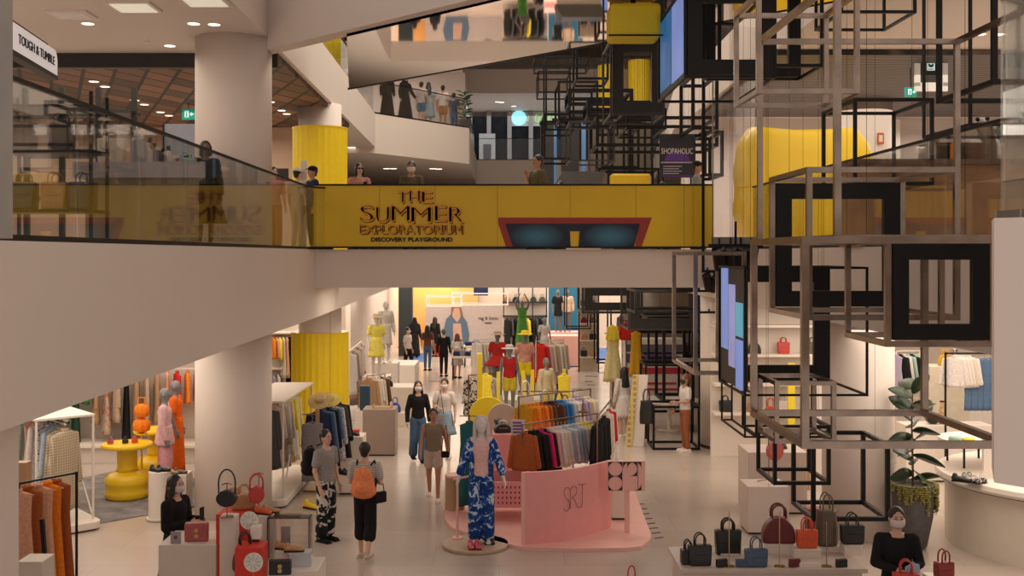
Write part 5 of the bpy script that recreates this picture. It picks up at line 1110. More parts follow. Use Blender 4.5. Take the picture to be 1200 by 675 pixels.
MB().prismy(pp2([(531, 379), (540, 379), (542, 398), (531, 398)]), -.04, -.03).build('picture_torso', M('poster_skin'), t)
MB().prismy(pp2([(529, 358), (540, 358), (543, 372), (540, 370), (538, 361), (532, 361), (529, 372)]), -.045, -.032).build('picture_hair', M('poster_hair', (.22, .12, .07), .6), t)
cube('white open hanging frame over the grey partition at the back', (530, 344, 595, 357), 45.5, 1.6, .07, whitem)
cube('second white open hanging frame at the back, left one', (500, 348, 540, 359), 44, 1.6, .07, whitem)
struct(MB().box(XA(467, 44), 44, 0, XA(483, 44), 44.6, 3.6).build('wall_dark_pier', M('pier_dark', (.02, .03, .033), .4)))
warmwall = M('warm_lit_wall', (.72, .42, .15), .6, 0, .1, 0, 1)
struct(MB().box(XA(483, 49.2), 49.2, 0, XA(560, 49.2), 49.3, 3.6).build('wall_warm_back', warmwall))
area('shop_light_warm', (XA(500, 47), 48.4, 3.4), 2.6, .8, 60, (1, .62, .25))
teal = M('teal_wall', (.01, .13, .22), .5, 0, .1, 0, 1)
struct(MB().box(XA(643, 44.5), 44.5, 0, XA(683, 44.5), 44.7, 3.6).build('wall_teal', teal))
struct(MB().box(XA(555, 46.5), 46.55, 2.4, XA(572, 46.5), 46.6, 3.5).build('wall_navy_panel', navy))
for i, px in enumerate((654, 669)): t = thing('wall_spotlight', 'small spotlight washing the teal wall, %s one' % ('left', 'right')[i], 'light', (XA(px, 44.3), 44.2, 3.3)); MB().tube([(0, 0, 0), (0, .1, .15)], .05).build('lamp_housing', blackm, t); MB().ball((0, 0, 0), .05, 8).build('lens', lampm, t)
plinth('pink display counter in front of the teal wall', XA(658, 40), 40.3, 1.3, 1.0, 1.15, pinkl); plinth('pink and lilac counter end by the cream coats', XA(641, 36), 36.3, .9, .8, .55, M('lilac_paint', (.50, .36, .45), .5)); plinth('round-shouldered white plinth under the green mannequin', XA(612, 38), 38.2, 1.1, .9, .85)
plinth('pink riser under the two mannequins before the teal wall', XA(659, 42), 42.2, 1.4, .8, 1.15, pinkl)
struct(MB().prism([fl(*p) for p in ((655, 434), (712, 421), (712, 408), (640, 408), (640, 425))], 0, .01).build('trim_5', M('blue_carpet', (.06, .13, .36), .9, 0, .2, 0, 3)))
struct(MB().prism([fl(*p) for p in ((483, 424), (500, 424), (500, 414), (483, 414))], 0, .01).build('trim_6', M('blue_carpet')))
# dark marks on the floor
for i, (px, py) in enumerate(((514, 447), (682, 434), (693, 441), (690, 447), (693, 451), (676, 456), (679, 465), (708, 437), (716, 474), (700, 431))):
    x, y = fl(px, py); w = (.7, .45, .4, .25, .25, .3, .4, .4, .25, .4)[i]; o = MB().box(-w/2, -.09, 0, w/2, .09, .005).build('floor_marking', blackm, loc=(x, y, 0), rotz=-.25); tag(o, 'dark flat strip on the floor of the far walkway, %s from the near end' % ORD[i] if False else ('dark floor strip '+('left of the far walkway before the group in black', 'right of the rack of cream coats', 'in the far walkway, second behind the short ones', 'short, upper of the two short ones in the far walkway', 'short, lower of the two short ones in the far walkway', 'beside the yellow display, farther one', 'beside the yellow display, nearest one', 'in front of the yellow dress stand', 'at the foot of the leaning board', 'at the edge of the blue carpet')[i]), 'floor marking')
# shelving with bags and dark clothes at the back
t = thing('display_shelving', 'dark back wall shelving with bags above a rail of dark clothes', 'shelf', (XA(616, 46), 46.4, 0)); W = 1.0
MB().box(-W, 0, 0, W*.95, .1, 3.3).build('back_panel', shopw, t)
for z in (1.5, 2.1): MB().box(-W, -.4, z, W*.95, 0, z+.05).build('shelf_board', darkm, t)
b = MB()
for x in (-.95, -.3, .3, .9): b.bar((x, -.35, 1.5), (x, -.35, 2.9), .05)
b.build('upright', darkm, t)
for i in range(5): bag(('brown', 'black', 'tan', 'dark green', 'black and tan')[i]+' bag on the high back shelf, %s from the left' % ORD[i], (XA(616, 46)-.8+i*.38, 46.2, 2.15), 0, .28, .22, .12, (LT, LB, LT, leather((.03, .08, .04)), LG)[i], 'dome', .1, 0)
fill((XA(592, 46), 45.9, 1.48), (XA(640, 46), 45.9, 1.48), ['coat:black', 'shirt:dark grey', 'coat:black', 'shirt:brown', 'coat:dark grey', 'shirt:yellow', 'coat:black', 'shirt:dark grey', 'coat:black', 'shirt:grey'], 'the rail of dark clothes at the back', 'dark clothes on the back rail', 1.1, .4)
for i, (px, Y, w, c, l) in enumerate(((545, 36, .9, 'grey', 'low grey block table'), (562, 40, 1.2, 'denim blue', 'table stacked with folded denim'), (600, 38, 1.0, 'dark grey', 'dark block of folded clothes'), (590, 34, .9, 'white', 'white table'), (640, 33, .8, 'cream', 'cream table'))):
    t = thing('display_table', l+' in the far store', 'table', (XA(px, Y), Y, 0)); MB().box(-w/2, -.35, .72, w/2, .35, .78).build('tabletop', whitem, t)
    for sx_ in (-1, 1):
        for sy_ in (-1, 1): MB().bar((sx_*(w/2-.05), sy_*.3, 0), (sx_*(w/2-.05), sy_*.3, .72), .04).build('leg', darkm, t)
    for j in range(4):
        o = MB().box(-.13, -.14, 0, .13, .14, .14+.05*(j % 2)).build('folded_clothes', cc(c) if j % 2 else cc('navy'), bevel=.03, loc=(XA(px, Y)-w/2+.18+j*(w-.36)/3, Y, .78)); tag(o, 'folded %s on the %s' % ('%s clothes, %s from left,' % (c if j % 2 else 'navy', ORD[j]), l), 'clothing', 'folded stacks on the far tables')
# cream shelves right of the teal wall
t = thing('display_shelving', 'cream shelving with small goods right of the teal wall', 'shelf', (XA(690, 38), 38.4, 0)); MB().box(-.35, 0, 0, .35, .08, 3.0).build('back_panel', M('cream_panel', (.6, .5, .38), .6), t)
for z in (.5, 1.1, 1.7, 2.3): MB().box(-.35, -.35, z, .35, 0, z+.04).build('shelf_board', whitem, t)
b = MB(); b.bar((-.35, -.35, 0), (-.35, -.35, 3), .05); b.bar((.35, -.35, 0), (.35, -.35, 3), .05); b.build('upright', blackm, t)
for i in range(8): bag(('black', 'brown', 'tan', 'black', 'red-brown', 'grey-brown', 'black', 'navy')[i]+' bag on the cream shelving, %s of shelf %s from the bottom' % (('left', 'right')[i % 2], ORD[i//2]), (XA(690, 38)-.16+.32*(i % 2), 38.2, (.54, 1.14, 1.74, 2.34)[i//2]), 0, .24, .22, .12, (LB, LT, LT, LB, LM, LG, LB, LN)[i], 'dome' if i % 3 else 'box', .09, 0)
# mid right: leaning board, dress stands, graphic counters
t = thing('leaning_board', 'tall pale board with a gold chequered edge leaning by the walkway', 'board', (XA(744, 23.3), 23.3, 0))
b = MB(); b.rings([[(-.20, 0, 0), (.19, 0, 0), (.19, .12, 0), (-.20, .12, 0)], [(-.02, .1, 1.55), (.30, .1, 1.55), (.30, .2, 1.55), (-.02, .2, 1.55)]]); b.build('board', whitem, t)
b = MB(); b.rings([[(-.21, -.03, 0), (-.07, -.03, 0), (-.07, .0, 0), (-.21, 0, 0)], [(-.03, .07, 1.55), (.08, .07, 1.55), (.08, .1, 1.55), (-.03, .1, 1.55)]]); b.build('gold_edge', patt('gold_check', (.42, .27, .05), (.60, .48, .20), 'plaid', 2.5, .6), t)
def dstand(lab, px, Y, h):
    t = thing('clothes_stand', lab, 'stand', (XA(px, Y), Y, 0)); MB().tube([(0, 0, 0), (0, 0, h)], .012).build('pole', blackm, t); MB().lathe([(.16, 0), (.16, .02)]).build('foot', blackm, t); MB().bar((-.2, 0, h), (.2, 0, h), .02).build('arm', blackm, t)
dstand('black stand holding the pale yellow dress', 718, 27, 2.2); garment('dress', cc('pale yellow'), 'pale yellow dress with a scarf on the black stand', (XA(718, 27), 26.95, 2.2), 0, None, .95); garment('shirt', cc('yellow'), 'yellow scarf top over the pale yellow dress', (XA(717, 27), 26.8, 2.45), .1, None, .6)
dstand('black stand holding the long orange dress', 745, 26, 2.35); garment('long', cc('mustard'), 'long orange dress hanging beside the red one', (XA(745, 26), 25.95, 2.36), 0, None, .72)
dstand('black stand holding the red dress', 734, 29, 2.4); garment('shirt', cc('red'), 'short red dress hanging left of the long orange one', (XA(734, 29), 28.95, 2.4), 0, None, .75); garment('shirt', cc('lilac'), 'lilac top on the stand behind the red dress', (XA(727, 29.4), 29.4, 2.55), .9, None, .7)
plinth('greige plinth under the orange and red dresses', XA(735, 27.5), 27.9, .75, .7, .95, M('greige_laminate'))
t = thing('sales_counter', 'white counter with red and violet price posters behind the black floor frame', 'counter', (XA(769, 29), 29, 0)); MB().box(-.85, 0, 0, .75, .5, 1.9).build('body', whitem, t)
for k, (z0, z1, mm) in enumerate(((.95, 1.12, M('poster_red', (.55, .04, .06), .5)), (.66, .72, M('poster_red')), (.5, .56, M('poster_red')), (1.25, 1.5, M('print_violet')), (1.55, 1.75, M('poster_grey', (.12, .12, .15), .5)))): MB().box(-.8, -.012, z0, .7-.15*(k % 2), 0, z1).build('poster_strip', mm, t)
t = thing('display_shelving', 'black shelving crowded with dark goods behind the tangle of frames', 'shelf', (XA(790, 30), 31.5, 0)); MB().box(-1.3, 0, 0, 1.4, .1, 3.5).build('back_panel', shopw, t)
for z in (1.2, 1.9, 2.6): MB().box(-1.3, -.4, z, 1.4, 0, z+.05).build('shelf_board', blackm, t)
for i in range(10): bag(('black', 'navy', 'dark grey', 'brown', 'black', 'navy', 'black', 'tan', 'dark red', 'black')[i]+' bag on the black shelving, %s from the left on the %s shelf' % (ORD[i % 5], ('lower', 'upper')[i//5]), (XA(790, 30)-1.0+.5*(i % 5), 31.3, (1.95, 1.25)[i//5] if i < 5 else 1.25), 0, .36, .28, .16, (LB, LN, leather((.06, .06, .06)), LT, LB, LN, LB, LT, LM, LB)[i], 'dome' if i % 2 else 'box', .1, 0)
bag('black soft bag hanging on the black floor frame', (XA(756, 23.0), 22.8, ZA(495, 23)), .1, .3, .5, .14, LB, 'bucket', .25, 0)
t = thing('table', 'white round table with cable drawings behind the black floor cube', 'table', (XA(785, 25.5), 25.6, 0)); MB().lathe([(.75, .68), (.75, .72)], n=36).build('tabletop', whitem, t); MB().lathe([(.05, 0), (.05, .68)], n=12).build('leg', whitem, t); MB().lathe([(.3, 0), (.3, .02)], n=24).build('foot', whitem, t)

# ================================================================ RIGHT SIDE, GROUND FLOOR
wp = M('warm_white_plinth', (.62, .52, .46), .5, 0, .02)
plinth('white plinth with a bag stand, taller one right of the white column', XA(912, 17.2), 17.6, .95, .75, 1.0, wp); plinth('square white plinth with a wire stand in front of the taller one', XA(900, 16.0), 16.25, .62, .55, .72, wp)
x, y, z = XA(901, 16.2), 16.2, .72
t = thing('bag_stand', 'wire tripod stand holding the red round bag', 'stand', (x, y, z)); MB().tube([(0, 0, .05), (0, 0, .78)], .008).build('rod', chrome, t)
b = MB()
for k in range(3): a = 2*pi*k/3+.3; b.tube([(0, 0, .06), (.12*cos(a), .12*sin(a), .03), (.2*cos(a), .2*sin(a), .0)], .008)
b.build('tripod_foot', chrome, t)
bag('round coral red bag with a brown strap on the wire tripod stand', (XA(908, 16.0), 16.0, ZA(540, 16)), .3, .26, .30, .1, leather((.55, .12, .10)), 'round', .22, 0, two=False, hm=LG)
bag('orange bag high behind the lower black frames', (XA(903, 18), 18.0, 1.42), .1, .26, .22, .1, LO, 'dome', .14, 0)
t = thing('bag_stand', 'thin stand holding the orange bag behind the black frames', 'stand', (XA(903, 18), 18.0, 0)); MB().tube([(0, 0, 0), (0, 0, 1.42)], .01).build('rod', chrome, t); MB().lathe([(.12, 0), (.12, .02)]).build('foot', chrome, t)
o = MB().lathe([(.11, 0), (.09, .05), (.04, .17), (.02, .24), (.03, .27), (0, .28)], n=24).build('cone_ornament', LB, loc=(XA(917, 17.5), 17.6, 1.0), smooth=True); tag(o, 'small black cone-shaped bag on the taller white plinth', 'bag')
t = thing('floor_box', 'dark red box on the floor left of the right column', 'box', (XA(955, 15.6), 15.6, 0)); MB().box(-.13, -.1, .0, .13, .1, .42).build('box_body', LM, t, bevel=.01); MB().box(-.135, -.105, .42, .135, .105, .5).build('lid', leather((.3, .06, .05)), t)
t = thing('lit_panel', 'bright white lit shop panel left of the right column', 'panel', (XA(957, 19), 19, 0)); MB().box(-.12, 0, 0, .14, .1, 2.4).build('panel', whitem, t); MB().box(-.14, -.01, 0, -.12, .11, 2.4).build('edge_trim', goldm, t)
# shelves with goods seen through the black frames
t = thing('display_shelving', 'white shelving with bags behind the black frames at the right', 'shelf', (XA(925, 21), 22.2, 0)); MB().box(-1.3, 0, 0, 1.2, .1, 3.2).build('back_panel', whitem, t)
for z in (.9, 1.5, 2.1, 2.7): MB().box(-1.3, -.4, z, 1.2, 0, z+.05).build('shelf_board', whitem, t)
for i in range(12): bag(('black', 'tan', 'white', 'black', 'brown', 'orange', 'black', 'yellow', 'navy', 'black', 'red', 'grey')[i]+' bag on white shelving behind the frames, %s from left, %s board' % (ORD[i % 4], ('lowest', 'second', 'third')[i//4]), (XA(925, 21)-1.05+.6*(i % 4), 22.0, (.95, 1.55, 2.15)[i//4]), 0, .26, .24, .12, (LB, LT, whitem, LB, LT, LO, LB, yellowp, LN, LB, LR, LG)[i], 'dome' if i % 2 else 'tote', .1, 0)
t = thing('display_board', 'narrow yellow upright panel on the shelving behind the black frames', 'panel', (XA(937, 21), 21.6, 0)); MB().box(-.07, -.03, 0, .07, .03, 2.0).build('panel', ym, t); MB().box(-.12, -.1, 0, .12, .1, .03).build('foot', ym, t)
# front handbag table
tz = ZA(662, 12.0)
t = thing('display_table', 'long pale display table of handbags at the bottom edge', 'table', (XA(905, 12.3), 12.3, 0)); X0, X1 = XA(795, 12)-XA(905, 12.3), XA(1012, 12)-XA(905, 12.3)
MB().box(X0, -.45, tz-.05, X1, .45, tz).build('tabletop', M('pale_stone', (.55, .46, .40), .35), t, bevel=.006)
MB().box(X0+.05, -.4, 0, X1-.05, .4, tz-.05).build('base', wp, t)
TB = [('small black handbag at the left end of the handbag table', 806, 12.05, .16, .17, LB, 'box', .10), ('black pebbled handbag, second on the handbag table', 820, 12.0, .27, .23, LB, 'tote', .13),
      ('navy blue handbag with a round cut handle', 886, 11.95, .26, .20, LN, 'tote', .13), ]
for l, px, Y, w, h, m, k, hd in TB: bag(l, (XA(px, Y), Y, tz), .05, w, h, .12, m, k, hd, 0)
bag('tall black tote bag raised on a stand in the middle of the handbag table', (XA(854, 12.4), 12.45, ZA(665, 12.4)+.12), 0, .31, .31, .14, LB, 'tote', .13, 0)
bag('burgundy crocodile-look dome bag on the handbag table', (XA(912, 12.5), 12.5, tz+.12), -.05, .38, .30, .15, LM, 'dome', .15, 0)
bag('orange-red ribbed handbag on a white tray', (XA(944, 12.4), 12.35, tz+.10), .05, .25, .21, .11, LO, 'tote', .14, 0)
bag('tall dark taupe bucket bag with long straps', (XA(970, 12.55), 12.6, tz+.06), 0, .27, .42, .20, LG, 'bucket', .20, 0)
bag('black boxy handbag at the right end of the handbag table', (XA(997, 12.5), 12.45, tz+.12), 0, .28, .22, .13, LB, 'tote', .14, 0)
for px, Y, h, w, l in ((854, 12.45, .12+ZA(665, 12.4)-tz, .2, 'under the tall black tote'), (912, 12.5, .12, .3, 'under the burgundy dome bag'), (944, 12.35, .10, .3, 'under the orange-red bag'), (997, 12.45, .12, .2, 'under the black boxy bag'), (970, 12.6, .06, .22, 'under the taupe bucket bag')):
    t = thing('bag_riser', 'low white riser '+l, 'block', (XA(px, Y), Y, tz)); hh = max(.02, h); MB().box(-w/2, -.09, 0, w/2, .09, hh-.01).build('body', whitem, t); MB().box(-w/2-.01, -.1, hh-.01, w/2+.01, .1, hh).build('top_plate', whitem, t)
for px, l in ((854, 'gold'), (913, 'brass'), (968, 'steel')):
    t = thing('display_rod', 'slim upright %s rod in front of the handbag at that spot on the table' % l, 'rod', (XA(px, 11.95), 11.93, tz)); MB().tube([(0, 0, 0), (0, 0, .62 if px < 960 else .5)], .006).build('rod', goldm if px < 960 else chrome, t); MB().lathe([(.06, 0), (.06, .01)]).build('foot', goldm, t)
for i, (px, m) in enumerate(((868, LN), (930, LM), (985, LB), (845, LB))): bag(('small dark blue', 'small burgundy', 'small black', 'tiny black')[i]+' purse lying low on the handbag table', (XA(px, 11.95), 11.92, tz), .1*i, .13, .09, .05, m, 'box', 0, 0, nm='purse')
t = thing('display_tray', 'white tray frame in front of the orange-red bag', 'tray', (XA(950, 11.9), 11.96, tz)); MB().box(-.2, -.06, 0, .12, .06, .02).build('base', whitem, t); MB().box(-.2, -.06, .02, .12, -.05, .05).build('front_rim', whitem, t)
# held red handbag and blue sleeve cloth
bag('red handbag held by the person in the black jacket', (XA(1058, 10.6), 10.52, .86), -.25, .26, .20, .10, LR, 'tote', .13, 0); o = garment('shirt', cc('light blue'), 'light blue cloth over the arm of the person in the black jacket', (XA(1070, 10.6), 10.62, 1.15), .5, None, .42)
bag('small red backpack-like bag on the floor stand at the bottom right', (XA(1106, 11), 11.0, ZA(677, 11)), .2, .20, .17, .12, leather((.30, .03, .02)), 'tote', .12, 0); plinth('white low plinth under the small red bag', XA(1106, 11), 11.05, .3, .3, ZA(677, 11))
bag('red bag handle poking into view at the bottom edge, left of centre', (XA(740, 12), 12, ZA(700, 12)), .3, .2, .2, .1, LR, 'tote', .16, 0, two=False); plinth('small plinth just below the bottom edge under the red handled bag', XA(740, 12), 12.05, .3, .3, ZA(700, 12))
# planter with rubber plant
X, Y = XA(1070, 15.3), 15.3
t = thing('potted_plant', 'tall rubber plant with trailing leaves in a big dark grey pot', 'plant', (X, Y, 0))
MB().lathe([(.15, 0), (.19, .03), (.27, .45), (.29, .8), (.285, .93), (.26, .93), (.25, .86), (0, .86)], n=36).build('pot', M('pot_grey', (.09, .085, .085), .6, 0, .2, 0, 12), t, smooth=True)
stem = [(0, 0, .85), (.0, .02, 1.3), (-.02, 0, 1.8), (-.0, 0, 2.3)]; MB().tube(stem, [.018, .016, .012, .008], 8).build('stem', M('stem_brown', (.14, .08, .04), .7), t)
leafm = M('leaf_dark', (.02, .045, .018), .35, 0, .3, 0, 6)
def leaf(b, base, az, el, L, Wd):
    d = Vector((cos(az)*cos(el), sin(az)*cos(el), sin(el))); s_ = d.cross(Vector((0, 0, 1))).normalized(); up = s_.cross(d); rows = []
    for i in range(9):
        q = i/8; w = Wd*sin(pi*min(1, q*.93+.05))**.8; c = base+d*L*q-Vector((0, 0, .18*L*q*q)); rows.append([b.bm.verts.new(c+s_*w*.8+up*w*.7), b.bm.verts.new(c), b.bm.verts.new(c-s_*w*.8-up*w*.5)])
    for a, c in zip(rows, rows[1:]): b._f([a[0], a[1], c[1], c[0]]); b._f([a[1], a[2], c[2], c[1]])
rnd = random.Random(3)
for i in range(20):
    z = .98+i*.068; b = MB(); az = i*2.4+rnd.uniform(-.3, .3); leaf(b, Vector((0, 0, z)), az, rnd.uniform(-.2, .7)+(.5 if i > 17 else 0), rnd.uniform(.34, .46), rnd.uniform(.10, .135))
    o = b.build('leaf', leafm, t, smooth=True); sm = o.modifiers.new('thick', 'SOLIDIFY'); sm.thickness = .003
b = MB()
for i in range(110):
    az = rnd.choice([rnd.uniform(-.6, .5), rnd.uniform(-2.6, -1.2), rnd.uniform(-pi, pi)]); r0 = .27; Lh = rnd.uniform(.12, .5) if cos(az) > .2 else rnd.uniform(.08, .3); p = Vector((r0*cos(az), r0*sin(az), .93)); q = p*1.13; q.z = .93
    pts = [Vector((.2*cos(az), .2*sin(az), .9)), q, Vector((q.x*1.05, q.y*1.05, .93-Lh*.5)), Vector((q.x*1.03, q.y*1.03, .93-Lh))]; b.tube(pts, .004, 4)
    for k in range(int(Lh/.03)): c = Vector((q.x*1.04+rnd.uniform(-.02, .02), q.y*1.04+rnd.uniform(-.02, .02), .92-k*.03)); b.ball(c, (.021, .021, .012), 6)
o = b.build('trailing_leaves', M('leaf_olive', (.26, .23, .05), .6, 0, .35, 0, 40), t); o['kind'] = 'stuff'
# curved white counter with raised lip
cx, cy, R = 8.3, 15.4, 1.85
t = thing('round_counter', 'big curved white counter with a raised lip at the right edge', 'counter', (cx, cy, 0))
MB().lathe([(R-.12, 0), (R-.12, .92)], n=72).build('drum', M('drum_white', (.70, .62, .52), .5, 0, .02), t); MB().lathe([(R-.12, .9), (R, .93), (R+.02, .97), (R, 1.03), (R-.05, 1.05), (0, 1.05)], n=72).build('top_lip', whitem, t, smooth=False)
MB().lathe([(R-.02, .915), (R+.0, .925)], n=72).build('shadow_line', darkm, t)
t = thing('display_riser', 'white tiered riser carrying hats over the curved counter', 'riser', (7.25, 16.0, 1.05))
MB().lathe([(.62, .34), (.62, .39), (0, .39)], n=48).build('upper_shelf', whitem, t); 
for k in range(5): a = 2*pi*k/5; MB().bar((.5*cos(a), .5*sin(a), 0), (.5*cos(a), .5*sin(a), .34), .025).build('leg', blackm, t)
hat('mint green hat on the tiered riser over the curved counter', (XA(1118, 15.6), 15.55, 1.44), cc('mint'), 0); hat('yellow hat on the tiered riser beside the mint green one', (XA(1139, 15.4), 15.5, 1.44), yellowp, 0, .9)
shoe('black shoe on the curved white counter', (XA(1122, 14.9), 14.75, 1.05), 1.0, LB, 1.1); shoe('zebra print shoe on the curved white counter', (XA(1135, 14.8), 14.7, 1.05), .7, patt('zebra2', (.02, .02, .02), (.6, .55, .5), 'flower', 30, .5), 1.2); shoe('second zebra print shoe on the curved white counter', (XA(1143, 14.8), 14.75, 1.05), .9, patt('zebra2', (0, 0, 0), (1, 1, 1)), 1.2)
t = thing('white_arch', 'white rounded upright panel at the right of the curved counter', 'panel', (XA(1163, 14.9), 15.0, 1.05)); MB().rings([[(-.09*k, -.03, z), (.09*k+.1*(z < .1), -.03, z), (.09*k+.1*(z < .1), .03, z), (-.09*k, .03, z)] for k, z in ((1.6, 0), (1.0, .12), (1, .55), (.7, .62))]).build('panel', whitem, t)
# right shop wall: shelves, T-shirts and jeans
t = thing('storage_unit', 'white wall cabinet with folded goods behind the rubber plant', 'cabinet', (XA(1120, 21.5), 22.4, 0)); MB().box(-1.5, 0, 0, 2.6, .5, 1.15).build('body', whitem, t); MB().box(-1.55, -.03, 1.15, 2.65, .52, 1.2).build('top_board', whitem, t)
for k in (-.6, .4, 1.4): MB().box(k-.45, -.015, .1, k+.45, 0, 1.05).build('door', whitem, t)
plinth('tall white cabinet block left of the hanging T-shirts', XA(1112, 20.5), 20.7, .75, .5, 2.05, M('cream_block', (.70, .61, .47), .5), nm='cabinet')
struct(MB().box(XA(1046, 22.9), 22.9, .9, XA(1080, 22.9), 23.0, 1.1).build('trim_7', darkm))
t = thing('clothes_rail', 'black wall rail with white T-shirts and jeans at the right edge', 'clothes rail', (XA(1140, 19.5), 19.5, 0)); MB().bar((-.5, 0, ZA(414, 19.5)), (1.2, 0, ZA(414, 19.5)), .03).build('rail', blackm, t); MB().bar((-.5, 0, 0), (-.5, 0, ZA(414, 19.5)), .03).build('post', blackm, t); MB().bar((1.2, 0, 0), (1.2, 0, ZA(414, 19.5)), .03).build('post', blackm, t)
z = ZA(414, 19.5)
fill((XA(1116, 19.5), 19.5, z), (XA(1136, 19.5), 19.5, z), ['shirt:white', 'shirt:white', 'shirt:white', 'shirt:cream', 'shirt:white'], 'the black rail at the right edge', 'white T-shirts on the right rail', .9, 1.2)
for i in range(5): garment('trousers', cc('denim blue'), 'blue jeans hanging on the black rail, %s from the left' % ORD[i], (XA(1138+i*7, 19.6), 19.55, z), .3, 'jeans on the right rail', .95)
rack('white rack of light tops behind the rubber plant, far right shop', (XA(1050, 21.5), 21.5), (XA(1080, 21.5), 21.6), 2.25)
fill((XA(1048, 21.5), 21.5, 2.22), (XA(1080, 21.5), 21.6, 2.22), ['dress:lilac', 'shirt:black', 'shirt:white', 'shirt:mint', 'shirt:black', 'shirt:mint', 'shirt:cream'], 'the white rack behind the rubber plant', 'tops on the rack behind the rubber plant', .85, .5)
bag('black round bag on the white wall cabinet', (XA(1114, 19), 19.8, 1.05), 0, .24, .22, .14, LB, 'round', 0); plinth('low white step in front of the T-shirts', XA(1125, 19.2), 19.9, 1.6, .5, 1.05)
t = thing('vase', 'leopard patterned tall vase beside the black round bag', 'vase', (XA(1126, 19), 19.8, 1.05)); MB().lathe([(.05, 0), (.07, .1), (.06, .25), (.03, .38), (.04, .42)], n=24).build('body', cc('leopard'), t, smooth=True); MB().lathe([(.045, .41), (.045, .43)], n=24).build('rim', blackm, t)
for i, (px, m) in enumerate(((1106, cc('mustard')), (1112, LT), (1119, cc('zebra')))): bag(('mustard', 'tan', 'zebra print')[i]+' bag on top of the tall white cabinet block', (XA(px, 20.6), 20.6, 2.05), 0, .2, .22, .12, m, 'dome', .1, 0)
# ================================================================ SECOND FLOOR DETAILS
# white hanging sign with lettering
t = thing('shop_sign', 'white rounded hanging shop sign with dark lettering at the upper left', 'sign', (XA(30, 11.2), 11.2, 0))
sx0, sx1 = XA(-30, 9.5), XA(62, 12.2)
P = Vector((XA(8, 10.6), 10.6, 0)); Q = Vector((XA(62, 12.2), 12.2, 0)); d = Q-P; Lh = d.length; t.location = (P+Q)/2; t.location.z = ZA(89, 12.2); t.rotation_euler.z = math.atan2(d.y, d.x)
H = .28; pts = [(-Lh/2, 0), (Lh/2, 0)]+[(Lh/2-.12+.12*cos(a), H-.12+.12*sin(a)) for a in [pi/2*i/6 for i in range(7)]]+[(-Lh/2, H)]
MB().prismy(pts, -.05, .05).build('sign_box', M('sign_white', (.85, .80, .78), .5, 0, .0, .35), t); text('lettering', 'TOUGH & TUMBLE', ink, t, (.03, -.055, H*.5), .14, width=Lh*.8)
MB().box(-Lh/2, -.055, -.05, Lh/2, .055, -.0).build('bottom_trim', blackm, t); 
MB().box(-Lh/2, -.03, H, Lh/2-.3, .03, H+.03).build('mounting_bracket', blackm, t)
# exit signs
def exitsign(lab, px, py, Y, w, top):
    t = thing('exit_sign', lab, 'exit sign', WP(px, py, Y)); h = w*.85
    g = M('exit_green', (.0, .28, .20), .5, 0, 0, .5); MB().box(-w/2, -.03, -h/2, w/2, .03, h/2).build('panel', g, t)
    m = MB(); m.box(-w*.28, -.035, -h*.3, w*.05, -.03, h*.32); m.build('pictogram_door', M('exit_white', (.7, .9, .85), .5, 0, 0, .6), t); m = MB(); m.prismy([(w*.12, 0), (w*.3, h*.2), (w*.3, .05*h), (w*.44, .05*h), (w*.44, -.05*h), (w*.3, -.05*h), (w*.3, -h*.2)], -.035, -.03); m.build('arrow', M('exit_white'), t)
    m = MB(); m.ball((-w*.12, -.037, h*.18), (w*.05, .003, w*.05), 8); m.box(-w*.17, -.038, -h*.25, -w*.07, -.035, h*.1); m.build('pictogram_figure', g, t); MB().bar((0, 0, h/2), (0, 0, top-t.location.z), .015).build('rod', blackm, t)
exitsign('green exit sign left of the white column under the brown tiles', 221, 134, 24, .28, 7.6); exitsign('green exit sign beside the dark slatted ceiling at the right', 1067, 108, 19.5, .2, 7.6)
# framed hanging sign right
Y = 19; t = thing('framed_sign', 'white thick-framed sign with a square emblem hanging before the dark slats', 'sign', WP(1091, 107, Y)); W = 38*Y/FPX; H = 52*Y/FPX; k = .09
b = MB(); b.box(-W/2, -.03, 0, W/2, .03, k*1.7); b.box(-W/2, -.03, H-k, W/2, .03, H); b.box(-W/2, -.03, k, -W/2+k, .03, H-k); b.box(W/2-k, -.03, k, W/2, .03, H-k); b.build('frame', M('frame_white', (.75, .72, .66), .5, 0, 0, .15), t)
MB().box(-W/2+k, .0, k, W/2-k, .02, H-k).build('dark_panel', darkm, t)
b = MB(); b.box(-.075, -.012, .37, .065, 0, .51); b.build('emblem_square', M('exit_white'), t); b = MB(); b.prismy([(-.05, .49), (-.03, .49), (-.005, .46), (.02, .49), (.04, .49), (.04, .44), (-.005, .42), (-.05, .44)], -.016, -.012); b.box(-.05, -.016, .385, .04, -.012, .40); b.build('emblem_mark', ink, t)
MB().bar((0, 0, H), (0, 0, 7.6-t.location.z), .02).build('rod', blackm, t)
t = thing('shop_sign', 'small lit letters on the dark slats right of the framed sign', 'sign', WP(1113, 80, 22)); text('lettering', 'Bi', M('exit_white'), t, (0, 0, 0), .26); MB().box(-.14, .02, -.12, .14, .04, .14).build('backing', darkm, t)
t = thing('shop_sign', 'dim amber lettering strip above the far right shop', 'sign', WP(1150, 79, 22)); [MB().box(q, -.01, -.02, q+.05, .02, .03).build('small_mark', M('amber', (.5, .3, .12), .5, 0, 0, .3), t) for q in (-.35, -.2, 0, .18)]; MB().box(-.45, .02, -.08, .35, .04, .22).build('backing', M('amber_dark', (.10, .05, .02), .5), t)
t = thing('strip_light', 'thin white strip light under the amber lettering', 'light', WP(1150, 84, 22)); MB().box(-.2, 0, 0, .2, .04, .03).build('diffuser', lampm, t); MB().box(-.2, 0, .03, .2, .04, .06).build('housing', blackm, t)
